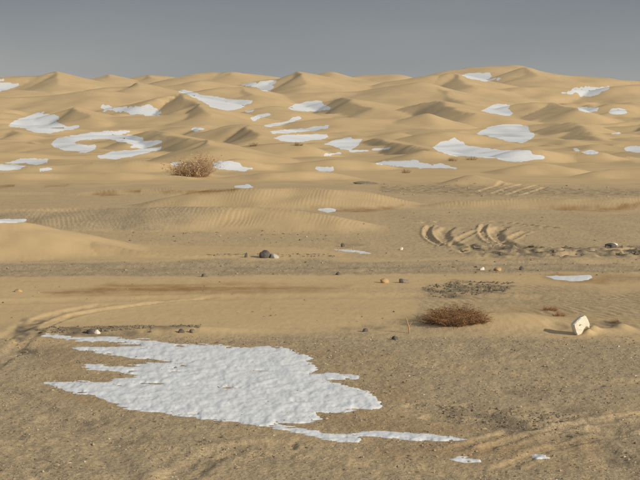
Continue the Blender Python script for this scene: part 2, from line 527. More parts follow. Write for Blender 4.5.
def spline(pts, n):
    P = np.array([at(*p) for p in pts])
    seg = np.linalg.norm(np.diff(P[:, :2], axis=0), axis=1)
    t = np.concatenate([[0], np.cumsum(seg)])
    # monotone-ish cubic (Catmull-Rom on arc length, tension kept)
    m = np.zeros_like(P)
    m[1:-1] = ((P[2:] - P[1:-1]) / np.diff(t)[1:, None] + (P[1:-1] - P[:-2]) / np.diff(t)[:-1, None]) / 2 * 0.8
    m[0] = (P[1] - P[0]) / (t[1] - t[0])
    m[-1] = (P[-1] - P[-2]) / (t[-1] - t[-2])
    q = np.linspace(0, t[-1], n)
    k = np.clip(np.searchsorted(t, q, 'right') - 1, 0, len(t) - 2)
    h = (t[k + 1] - t[k])[:, None]
    u = ((q - t[k]) / (t[k + 1] - t[k]))[:, None]
    C = (2 * u**3 - 3 * u**2 + 1) * P[k] + (u**3 - 2 * u**2 + u) * h * m[k] + (-2 * u**3 + 3 * u**2) * P[k + 1] + (u**3 - u**2) * h * m[k + 1]
    return C


ACC = np.ones_like(ZB)
ZMAX = ZB.copy()
OWN = np.full(ZB.shape, -1, np.int16)
for idx, (pts, sf, sb, rnd) in enumerate(D):
    C = spline(pts, 64)
    if idx < N_FAR and np.isscalar(sf):
        sf, sb = min(sf * 1.3, 0.42), min(sb * 1.25, 0.5)
    Tn = np.gradient(C[:, :2], axis=0)
    Tn /= np.linalg.norm(Tn, axis=1)[:, None]
    Nm = np.stack([Tn[:, 1], -Tn[:, 0]], 1)          # right-hand normal of the crest: towards the camera for crests that run to the right
    dmean = C[:, 1].mean()
    rad = max(rnd * 0.004 * dmean, 0.5 * np.linalg.norm(C[1, :2] - C[0, :2]))
    hmax = max(1.2, (C[:, 2] - np.interp(C[:, 1], R, np.interp(R, [0, 45, 60, 80, 110, 150, 220, 300, 400, 460], [0, 0, 0.02, 0.10, 0.2, 0.95, 3.2, 6.9, 11.6, 13.5]))).max() + 0.8)
    reach = hmax / min(np.min(sf), sb) * 1.3 + 2 * rad
    reach = min(reach, 0.22 * dmean + 6)
    x0, x1, y0, y1 = C[:, 0].min() - reach, C[:, 0].max() + reach, C[:, 1].min() - reach, C[:, 1].max() + reach
    sel = np.nonzero((GX > x0) & (GX < x1) & (GY > y0) & (GY < y1) & (RR < 640))
    X, Y = GX[sel], GY[sel]
    # crest edges wander a little
    wx = 0.004 * dmean * fbm(X / (0.05 * dmean), Y / (0.05 * dmean), 2, 100 + idx)
    wy = 0.010 * dmean * fbm(X / (0.05 * dmean), Y / (0.05 * dmean), 2, 200 + idx)
    Xw, Yw = X + wx, Y + wy
    z = np.full(X.shape, -1e9)
    for k in range(len(C)):
        sfk = sf if np.isscalar(sf) else sf[0] + (sf[1] - sf[0]) * k / (len(C) - 1)
        dx, dy = Xw - C[k, 0], Yw - C[k, 1]
        d = np.sqrt(dx * dx + dy * dy) + 1e-6
        c = (dx * Nm[k, 0] + dy * Nm[k, 1]) / d
        s = sb + (sfk - sb) * (0.5 + 0.5 * c)
        z = np.maximum(z, C[k, 2] - s * (np.sqrt(d * d + rad * rad) - rad))
    zb = ZB[sel]
    e = np.exp(np.clip((z - zb) / TT[sel], -40, 200))
    ACC[sel] += e
    up = z > ZMAX[sel] + 0.0006 * RR[sel]
    zm = ZMAX[sel]
    zm[up] = z[up]
    ZMAX[sel] = zm
    ow = OWN[sel]
    ow[up] = idx
    OWN[sel] = ow
Z = ZB + TT * np.log(ACC)
DH = Z - ZB                      # how far the sand stands above the plain
inn = np.abs(AA) < math.radians(15.3)
PX, PY, _ = project(GX, GY, Z)   # photo coordinates of the large shapes, for laying out the surface cover

# ------------------------------------------------------------------ surface cover and small relief of the plain
gx, gy = GX, GY
nlow = fbm(gx / 1.3, gy / 2.2, 3, 60)
yy = np.interp(RR, [0.1, 6, 6.5, 7.6, 8.6, 9.85, 12.1, 13.3, 15.6, 17.7, 20.5, 22.2, 26.6, 33, 38, 44, 53, 62, 80], [900, 573, 540, 480, 440, 400, 350, 330, 300, 280, 260, 250, 230, 210, 200, 190, 180, 172, 163])
yn = yy + 5 * nlow
xs = 320 + F * GX / np.maximum(GY, 0.5)
gravel = sstep(326, 345, yn) * 0.95
gravel = np.maximum(gravel, 0.9 * sstep(258, 263, yn) * (1 - sstep(273, 281, yn)))
gravel = np.maximum(gravel, 0.45 * sstep(180, 186, yn) * (1 - sstep(255, 262, yn)))
gravel = np.maximum(gravel, 0.62 * sstep(300, 420, xs + 20 * nlow) * sstep(205, 215, yn) * (1 - sstep(255, 262, yn)))
gravel = np.maximum(gravel, 0.45 * sstep(330, 420, xs + 20 * nlow) * sstep(283, 292, yn))
gravel = np.maximum(gravel, 0.22 * sstep(286, 300, yn))
banks = sstep(0.02, 0.08, DH) * (RR > 19) * (RR < 52)
gravel = gravel * (1 - 0.55 * banks)
leftm = (OWN == len(D) - 1) & (DH > 0.015)
gravel = np.where(leftm, gravel * 0.15, gravel)
facegrey = (OWN == len(D) - 2) & (RR < 28.2) & (PX < 270)
gravel = np.where(facegrey, np.maximum(gravel, 0.95 * sstep(0, 1, (270 - PX) / 110)), gravel)  # coarse grey sand, plus shade of the left-turned bank face painted as gravel tone
gravel = gravel * (1 - sstep(52, 64, RR)) + 0.10 * sstep(52, 64, RR) * np.clip(0.5 + fbm(gx / 9, gy / 9, 3, 71), 0, 1)
gravel = np.clip(gravel + 0.18 * fbm(gx / 0.5, gy / 0.8, 3, 61) * (gravel > 0.05) * (RR < 60), 0, 1)

sheet_polys = [
    ([(50, 232), (110, 243), (200, 246), (300, 247.5), (352, 252), (335, 257), (200, 258.5), (-20, 261), (-20, 225)], 1.5, 0.92),
    ([(-20, 277), (200, 276), (420, 274.5), (560, 273), (660, 273), (660, 276), (540, 281), (340, 284), (-20, 283)], 2.0, 0.9),
    ([(-20, 298), (150, 294), (350, 293), (420, 300), (415, 318), (330, 326), (180, 326), (-20, 322)], 5.0, 0.8),
    ([(480, 309), (520, 305), (560, 312), (640, 318), (640, 333), (560, 333), (490, 326)], 4.0, 0.7),
    ([(250, 212), (300, 211), (350, 223), (300, 232), (150, 232)], 3.0, 0.5),
]


def in_box(poly, soft):
    P = np.array(poly, float)
    m = 3.0 * soft + 2
    return np.nonzero(inn & (RR > 6) & (RR < 60) & (PX > P[:, 0].min() - m) & (PX < P[:, 0].max() + m) & (PY > P[:, 1].min() - m) & (PY < P[:, 1].max() + m))


for poly, soft, amt in sheet_polys:
    _n = in_box(poly, soft)
    sdv = poly_sdf(PX[_n], PY[_n], poly) + soft * 0.5 * fbm(gx[_n] * 2.0, gy[_n] * 0.8, 3, 86)
    gravel[_n] = gravel[_n] * (1 - amt * sstep(-soft * 0.5, soft * 0.5, sdv))
damp = np.zeros_like(Z)
grit_shade = np.zeros_like(Z)
damp_polys = [
    ([(40, 292), (110, 286), (180, 284), (260, 284), (330, 286), (350, 288), (330, 291), (230, 293), (120, 294), (60, 296)], 4, 0.8),
    ([(540, 277), (560, 274.5), (600, 275.5), (640, 276), (660, 277), (640, 281), (610, 283), (570, 283)], 3, 0.7),
    ([(88, 194), (105, 191), (125, 190), (142, 189), (140, 192.5), (120, 194.5), (100, 196)], 1.2, 0.9),
    ([(160, 192), (180, 190.5), (216, 189.5), (240, 188.5), (235, 191), (210, 193.5), (185, 194.5), (166, 194)], 1.2, 0.95),
    ([(300, 206), (330, 208), (365, 208.5), (395, 206), (405, 204.5), (398, 208.5), (370, 212), (335, 211.5)], 1.2, 0.85),
    ([(540, 207), (575, 206.5), (610, 205), (650, 202), (650, 208), (610, 211.5), (565, 211)], 1.5, 0.75),
    ([(-10, 186), (16, 184), (14, 187), (-10, 189)], 1.0, 0.8),
    ([(28, 219), (40, 219), (38, 222.5), (26, 222.5)], 1.0, 0.6),
    ([(44, 185), (70, 184), (66, 187), (45, 187.5)], 1.0, 0.5),
    ([(310, 415), (380, 410), (430, 420), (520, 428), (600, 440), (600, 470), (480, 470), (380, 450)], 14, 0.28),
    ([(150, 340), (400, 350), (420, 400), (380, 440), (250, 430), (60, 400), (30, 340)], 7, 0.2),
    ([(500, 305), (560, 305), (575, 318), (520, 316)], 5, 0.2),
]
for poly, soft, amt in damp_polys:
    nidx = in_box(poly, soft)
    sdv = poly_sdf(PX[nidx], PY[nidx], poly) + soft * 0.6 * fbm(gx[nidx] * 3.0, gy[nidx] * 0.8, 2, 80)
    brk = np.clip(0.75 + 0.8 * fbm(gx[nidx] / 0.9, gy[nidx] / 0.35, 3, 88) + 0.35 * fbm(gx[nidx] / 0.15, gy[nidx] / 0.2, 2, 89), 0.15, 1.15)
    damp[nidx] = np.maximum(damp[nidx], amt * sstep(-soft, soft, sdv) * brk)

grit_shade_polys = [
    ([(448, 410), (500, 413), (560, 418), (556, 424), (520, 426), (470, 419)], 3, 0.8),
    ([(440, 418), (480, 421), (540, 425), (548, 430), (520, 433), (470, 427)], 3, 0.85),
    ([(470, 246), (520, 247), (560, 249), (610, 248), (660, 246), (660, 255), (600, 256), (540, 258), (480, 256)], 2.5, 1.0),
    ([(500, 388), (530, 390), (528, 396), (505, 394)], 3, 0.6),
    ([(550, 404), (590, 407), (585, 412), (555, 410)], 3, 0.6),
    ([(560, 431), (620, 432), (630, 440), (580, 440)], 4, 0.5),
    ([(605, 455), (630, 455), (632, 464), (608, 464)], 3, 0.6),
    ([(78, 419), (96, 418), (95, 424), (80, 425)], 2, 0.9),
    ([(114, 436), (134, 436), (132, 442), (116, 442)], 2, 0.7),
    ([(166, 457), (186, 458), (182, 465), (166, 464)], 2, 0.7),
    ([(22, 318), (46, 318), (36, 328), (20, 341), (10, 340)], 2, 0.95),
    ([(592, 324.5), (604, 321), (618, 321.5), (624, 325), (606, 327.5)], 1.5, 0.8),  # shadow in the hollow right of the block, painted into the ground colour
    ([(335, 327), (380, 322), (425, 316), (427, 321), (385, 327), (345, 330)], 3, 0.6),  # shadow streak left of the low bush, painted as a dark tone
    ([(8, 345), (40, 348), (38, 354), (10, 353)], 2, 0.7),
    ([(30, 328), (150, 327), (200, 330), (200, 335), (110, 336), (40, 336)], 2, 0.8),
    ([(423, 286), (460, 281), (515, 283), (505, 294), (450, 298), (428, 296)], 3, 0.8),
    ([(-10, 268), (640, 264), (640, 271), (-10, 274)], 4, 0.25),
    ([(380, 186), (430, 185), (640, 190), (640, 196), (500, 196), (380, 192)], 2, 0.6),
    ([(335, 242), (370, 242), (368, 249), (340, 249)], 3, 0.4),
]
for poly, soft, amt in grit_shade_polys:
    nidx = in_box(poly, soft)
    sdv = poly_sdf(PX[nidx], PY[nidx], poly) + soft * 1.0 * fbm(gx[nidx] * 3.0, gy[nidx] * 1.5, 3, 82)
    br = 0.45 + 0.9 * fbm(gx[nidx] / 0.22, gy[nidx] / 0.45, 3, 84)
    grit_shade[nidx] = np.maximum(grit_shade[nidx], amt * sstep(-soft, soft, sdv) * np.clip(br, 0, 1))
ripple = np.zeros_like(Z)
bank_rip = sstep(0.03, 0.12, DH) * (RR > 23.5) * (RR < 46)
ripple = np.maximum(ripple, 0.25 * bank_rip)
ripple = np.maximum(ripple, 0.22 * leftm)
rip2 = sstep(400, 470, xs) * sstep(280, 290, yn) * (1 - sstep(322, 335, yn))
ripple = np.maximum(ripple, 0.55 * rip2)
ripple = np.maximum(ripple, 0.25 * sstep(60, 75, RR) * (1 - sstep(110, 170, RR)))


def px_path(pts, z=0.0):
    out = []
    for x, y in pts:
        a, b = (x - 320) / F, (240 - y) / F
        dy, dz = CP + b * SP, -SP + b * CP
        k = (z - EYE) / dz
        out.append((a * k, dy * k))
    # smooth by corner cutting
    for _ in range(2):
        q = [out[0]]
        for p0, p1 in zip(out[:-1], out[1:]):
            q += [(0.75 * p0[0] + 0.25 * p1[0], 0.75 * p0[1] + 0.25 * p1[1]), (0.25 * p0[0] + 0.75 * p1[0], 0.25 * p0[1] + 0.75 * p1[1])]
        out = q + [out[-1]]
    return out


tracks = [
    # path, half width m, depth m, berm m, gravel change
    ([(431, 225), (426, 231), (429, 239), (442, 246), (458, 248)], 0.06, 0.03, 0.035, -0.1),
    ([(450, 227), (441, 233), (445, 241), (457, 246)], 0.11, 0.045, 0.03, 0.0),
    ([(485, 224), (481, 231), (486, 240), (500, 246), (522, 249)], 0.06, 0.03, 0.04, -0.1),
    ([(503, 226), (493, 232), (498, 240), (511, 246), (535, 249)], 0.12, 0.05, 0.03, 0.0),
    ([(453, 243), (465, 236), (480, 230)], 0.07, 0.015, 0.025, -0.1),
    ([(508, 241), (516, 236), (527, 231)], 0.07, 0.015, 0.025, -0.1),
    ([(415, 223), (455, 221), (500, 222), (535, 226), (560, 228)], 0.09, 0.035, 0.03, 0.0),
    ([(440, 246), (470, 247.5), (505, 250), (545, 252), (585, 251), (660, 249)], 0.16, 0.09, 0.06, 0.15),
    ([(462, 252), (500, 255), (550, 256), (600, 254.5), (660, 254)], 0.14, 0.07, 0.05, 0.15),
    ([(-40, 350), (-10, 343), (14, 333), (32, 322), (60, 312), (110, 304)], 0.09, 0.022, 0.005, 0.15),
    ([(-40, 392), (0, 362), (24, 340), (44, 325), (72, 315), (120, 307), (220, 296)], 0.07, 0.018, 0.008, 0.1),
    ([(400, 404), (450, 411), (500, 417), (560, 421), (660, 424)], 0.09, 0.018, 0.008, 0.2),
    ([(420, 416), (470, 422), (520, 427), (570, 428), (660, 432)], 0.09, 0.022, 0.010, 0.2),
    ([(480, 450), (520, 436), (560, 426), (610, 418), (680, 410)], 0.05, 0.008, 0.010, -0.25),
    ([(500, 470), (550, 446), (600, 436), (680, 428)], 0.05, 0.008, 0.009, -0.25),
    ([(440, 452), (500, 436), (545, 422), (600, 410)], 0.05, 0.007, 0.008, -0.2),
    ([(-60, 440), (100, 446), (300, 458), (500, 480)], 0.07, 0.01, 0.008, -0.1),
    ([(380, 360), (500, 372), (600, 380), (700, 384)], 0.09, 0.010, 0.008, -0.15),
    ([(-30, 380), (20, 396), (70, 424), (110, 455), (140, 500)], 0.09, 0.010, 0.006, 0.15),
    ([(-30, 420), (10, 436), (40, 462), (60, 500)], 0.09, 0.010, 0.006, 0.15),
    ([(150, 500), (185, 470), (230, 445), (300, 445)], 0.1, 0.02, 0.012, -0.1),
    ([(360, 272), (430, 270), (520, 269), (660, 270)], 0.22, 0.02, 0.02, 0.1),
    ([(-40, 270), (80, 268), (220, 266), (360, 267), (520, 263), (660, 262)], 0.25, 0.025, 0.02, 0.1),
    ([(-40, 303), (100, 300), (250, 297), (400, 296), (560, 298)], 0.2, 0.015, 0.012, -0.1),
    ([(478, 192), (492, 187), (508, 184)], 0.09, 0.03, 0.016, 0),
    ([(492, 194), (507, 188), (524, 184)], 0.09, 0.03, 0.016, 0),
    ([(507, 195), (524, 189), (538, 185)], 0.09, 0.03, 0.016, 0),
    ([(522, 195), (536, 191), (546, 187)], 0.09, 0.03, 0.016, 0),
]
DZ = np.zeros_like(Z)
DG = np.zeros_like(Z)
for pts, w, dep, berm, dg in tracks:
    P = px_path(pts)
    xa = [p[0] for p in P]
    ya = [p[1] for p in P]
    sel = np.nonzero((GX > min(xa) - 6 * w) & (GX < max(xa) + 6 * w) & (GY > min(ya) - 6 * w) & (GY < max(ya) + 6 * w) & (RR < 60) & inn)
    X, Y = GX[sel], GY[sel]
    wob = w * 0.25
    d, sg, al = path_dist(X + wob * fbm(X / (2.5 * w), Y / (2.5 * w), 2, 31), Y + wob * fbm(X / (2.5 * w), Y / (2.5 * w), 2, 33), P)
    fade = sstep(0, 0.1, al) * (1 - sstep(0.9, 1, al))
    lump = 0.85 + 0.3 * fbm(X / (1.5 * w), Y / (3 * w), 2, 35)
    q = d / w
    DZ[sel] += fade * (-dep * np.exp(-q**4) * lump + 0.55 * berm * np.exp(-((q - 1.6) / 0.6) ** 2) * lump)
    DG[sel] += fade * dg * np.exp(-(q / 1.6) ** 2)

# churned ground by the wheel ruts
churn_poly = [(455, 244), (520, 245), (560, 247), (660, 245), (660, 257), (560, 259), (480, 258), (450, 252)]
nidx = in_box(churn_poly, 2)
ch = poly_sdf(PX[nidx], PY[nidx], churn_poly)
cm = np.zeros_like(Z)
cm[nidx] = sstep(-2, 3, ch)
DZ += cm * 0.038 * np.maximum(fbm(gx / 0.35, gy / 0.6, 3, 90), -0.3)
# footprints and scuffs in the foreground
for (fx, fy, fs) in [(88, 421, 0.16), (124, 439, 0.16), (176, 461, 0.15), (50, 422, 0.14), (30, 352, 0.2), (14, 350, 0.16), (520, 392, 0.2), (570, 408, 0.2), (560, 440, 0.14), (612, 432, 0.16), (620, 462, 0.16), (600, 447, 0.12), (470, 350, 0.2), (606, 326, 0.11), (556, 327, 0.12)]:
    (cx, cy), = px_path([(fx, fy), (fx + .01, fy)])[:1]
    dd = np.exp(-(((GX - cx) / (fs * 0.8)) ** 2 + ((GY - cy) / (fs * 1.6)) ** 2) ** 2)
    DZ += -0.018 * dd
    DG += 0.35 * dd
# sand drifted round the bush and the white block
for (mx_, my_, wx_, wy_, h_) in [(452, 322, 0.30, 0.40, 0.09), (500, 323, 0.42, 0.45, 0.075), (530, 322, 0.3, 0.35, 0.04), (588, 335, 0.055, 0.045, 0.055), (593, 333, 0.07, 0.07, 0.05), (602, 332, 0.2, 0.2, 0.03), (622, 329, 0.09, 0.15, 0.05), (193, 177.5, 1.0, 1.6, 0.22), (200, 331, 0.5, 0.2, 0.03), (130, 331, 0.6, 0.2, 0.03), (265, 257, 0.5, 0.5, 0.02)]:
    (cx, cy), = px_path([(mx_, my_), (mx_ + .01, my_)])[:1]
    dd = np.exp(-(((GX - cx) / wx_) ** 2 + ((GY - cy) / wy_) ** 2))
    DZ += h_ * dd
    gravel = gravel * (1 - 0.8 * dd)
plain = (1 - sstep(40, 60, RR)) * (1 - 0.8 * sstep(0.03, 0.12, DH))
gmask = np.clip(gravel, 0, 1)
DZ += plain * (0.0035 * fbm(gx / 0.9, gy / 1.3, 3, 50) + (0.0015 + 0.0035 * gmask) * fbm(gx / 0.10, gy / 0.16, 3, 52, 0.6))
ph = (GX - 0.11 * GY + 0.09 * fbm(GX / 0.8, GY / 1.8, 2, 91)) / 0.085
saw = ph - np.floor(ph)
saw = np.where(saw < 0.7, saw / 0.7, (1 - saw) / 0.3)
DZ += np.clip(bank_rip, 0, 1) * 0.0085 * saw * np.clip(0.65 + 0.8 * fbm(GX / 1.4, GY / 1.6, 2, 92), 0.15, 1.2)
ph2 = (0.86 * GX + 0.42 * GY + 0.10 * fbm(GX / 0.5, GY / 0.7, 2, 93)) / 0.115
DZ += rip2 * 0.0075 * (0.5 + 0.5 * np.sin(ph2 * 2 * math.pi)) * np.clip(0.6 + 0.9 * fbm(GX / 1.2, GY / 1.5, 2, 94), 0, 1.1)
Z = Z + DZ
streak = fbm(GX / 1.6, GY / 0.22, 3, 95) * sstep(13, 14.5, RR) * (1 - sstep(19, 24, RR))
gravel = np.clip(gravel + DG + 0.22 * streak + 0.22 * fbm(GX / 1.6, GY / 0.4, 3, 97) * (RR < 13.5) + 0.10 * fbm(GX / 0.12, GY / 0.2, 2, 96) * (RR < 24), 0, 1)
PX, PY, ZC = project(GX, GY, Z)

# vertex normals of the whole sheet, so that dunes cut from it shade without seams
V = np.stack([GX, GY, Z], -1)
du = np.gradient(V, axis=0)
dv = np.gradient(V, axis=1)
NRM = np.cross(dv, du)
NRM /= np.linalg.norm(NRM, axis=-1, keepdims=True) + 1e-12
NRM *= np.sign(NRM[..., 2:3])

idxg = np.arange(NR * NC).reshape(NR, NC)
quads = np.stack([idxg[:-1, :-1], idxg[:-1, 1:], idxg[1:, 1:], idxg[1:, :-1]], -1).reshape(-1, 4)
fown = OWN[:-1, :-1].copy()
fown[(RR[:-1, :-1] > 620)] = -1
# the sand sheet that stands clear of its surroundings belongs to its dune
fown = fown.reshape(-1)
Vf, Nf = V.reshape(-1, 3), NRM.reshape(-1, 3)
ATT = {'gravel': gravel.reshape(-1), 'damp': damp.reshape(-1), 'ripple': ripple.reshape(-1), 'grit_shade': grit_shade.reshape(-1)}


def cut(name, mask):
    q = quads[mask]
    used, inv = np.unique(q, return_inverse=True)
    o = mesh_obj(name, Vf[used], inv.reshape(q.shape), M_SAND, normals=Nf[used])
    for k, a in ATT.items():
        at_ = o.data.attributes.new(k, 'FLOAT', 'POINT')
        at_.data.foreach_set('value', a[used].astype(np.float32))
    return o


tag(cut('ground', fown == -1), 'gravelly sand plain running back under the dunes', kind='structure')
for i in range(len(D)):
    m = fown == i
    if m.sum() > 30:
        tag(cut('sand_dune', m), kind='structure')


def zat(x, y):
    r = math.hypot(x, y)
    a = math.atan2(x, y)
    i = int(np.clip(np.searchsorted(R, r) - 1, 0, NR - 2))
    j = int(np.clip(np.searchsorted(AZ, a) - 1, 0, NC - 2))
    u = (r - R[i]) / (R[i + 1] - R[i])
    v = (a - AZ[j]) / (AZ[j + 1] - AZ[j])
    return float((Z[i, j] * (1 - u) + Z[i + 1, j] * u) * (1 - v) + (Z[i, j + 1] * (1 - u) + Z[i + 1, j + 1] * u) * v)


def ground_at(px, py):
    """where the line of sight through a photo pixel meets the ground"""
    a, b = (px - 320) / F, (240 - py) / F
    dy, dz = CP + b * SP, -SP + b * CP
    dprev = 5.0
    d = 5.0
    while d < 600:
        k = d / dy
        if EYE + dz * k < zat(a * k, d):
            lo, hi = dprev, d
            for _ in range(14):
                mid = (lo + hi) / 2
                k = mid / dy
                if EYE + dz * k < zat(a * k, mid):
                    hi = mid
                else:
                    lo = mid
            k = hi / dy
            return np.array([a * k, hi, zat(a * k, hi)])
        dprev = d
        d *= 1.004
    k = 60 / dy
    return np.array([a * k, 60, zat(a * k, 60)])


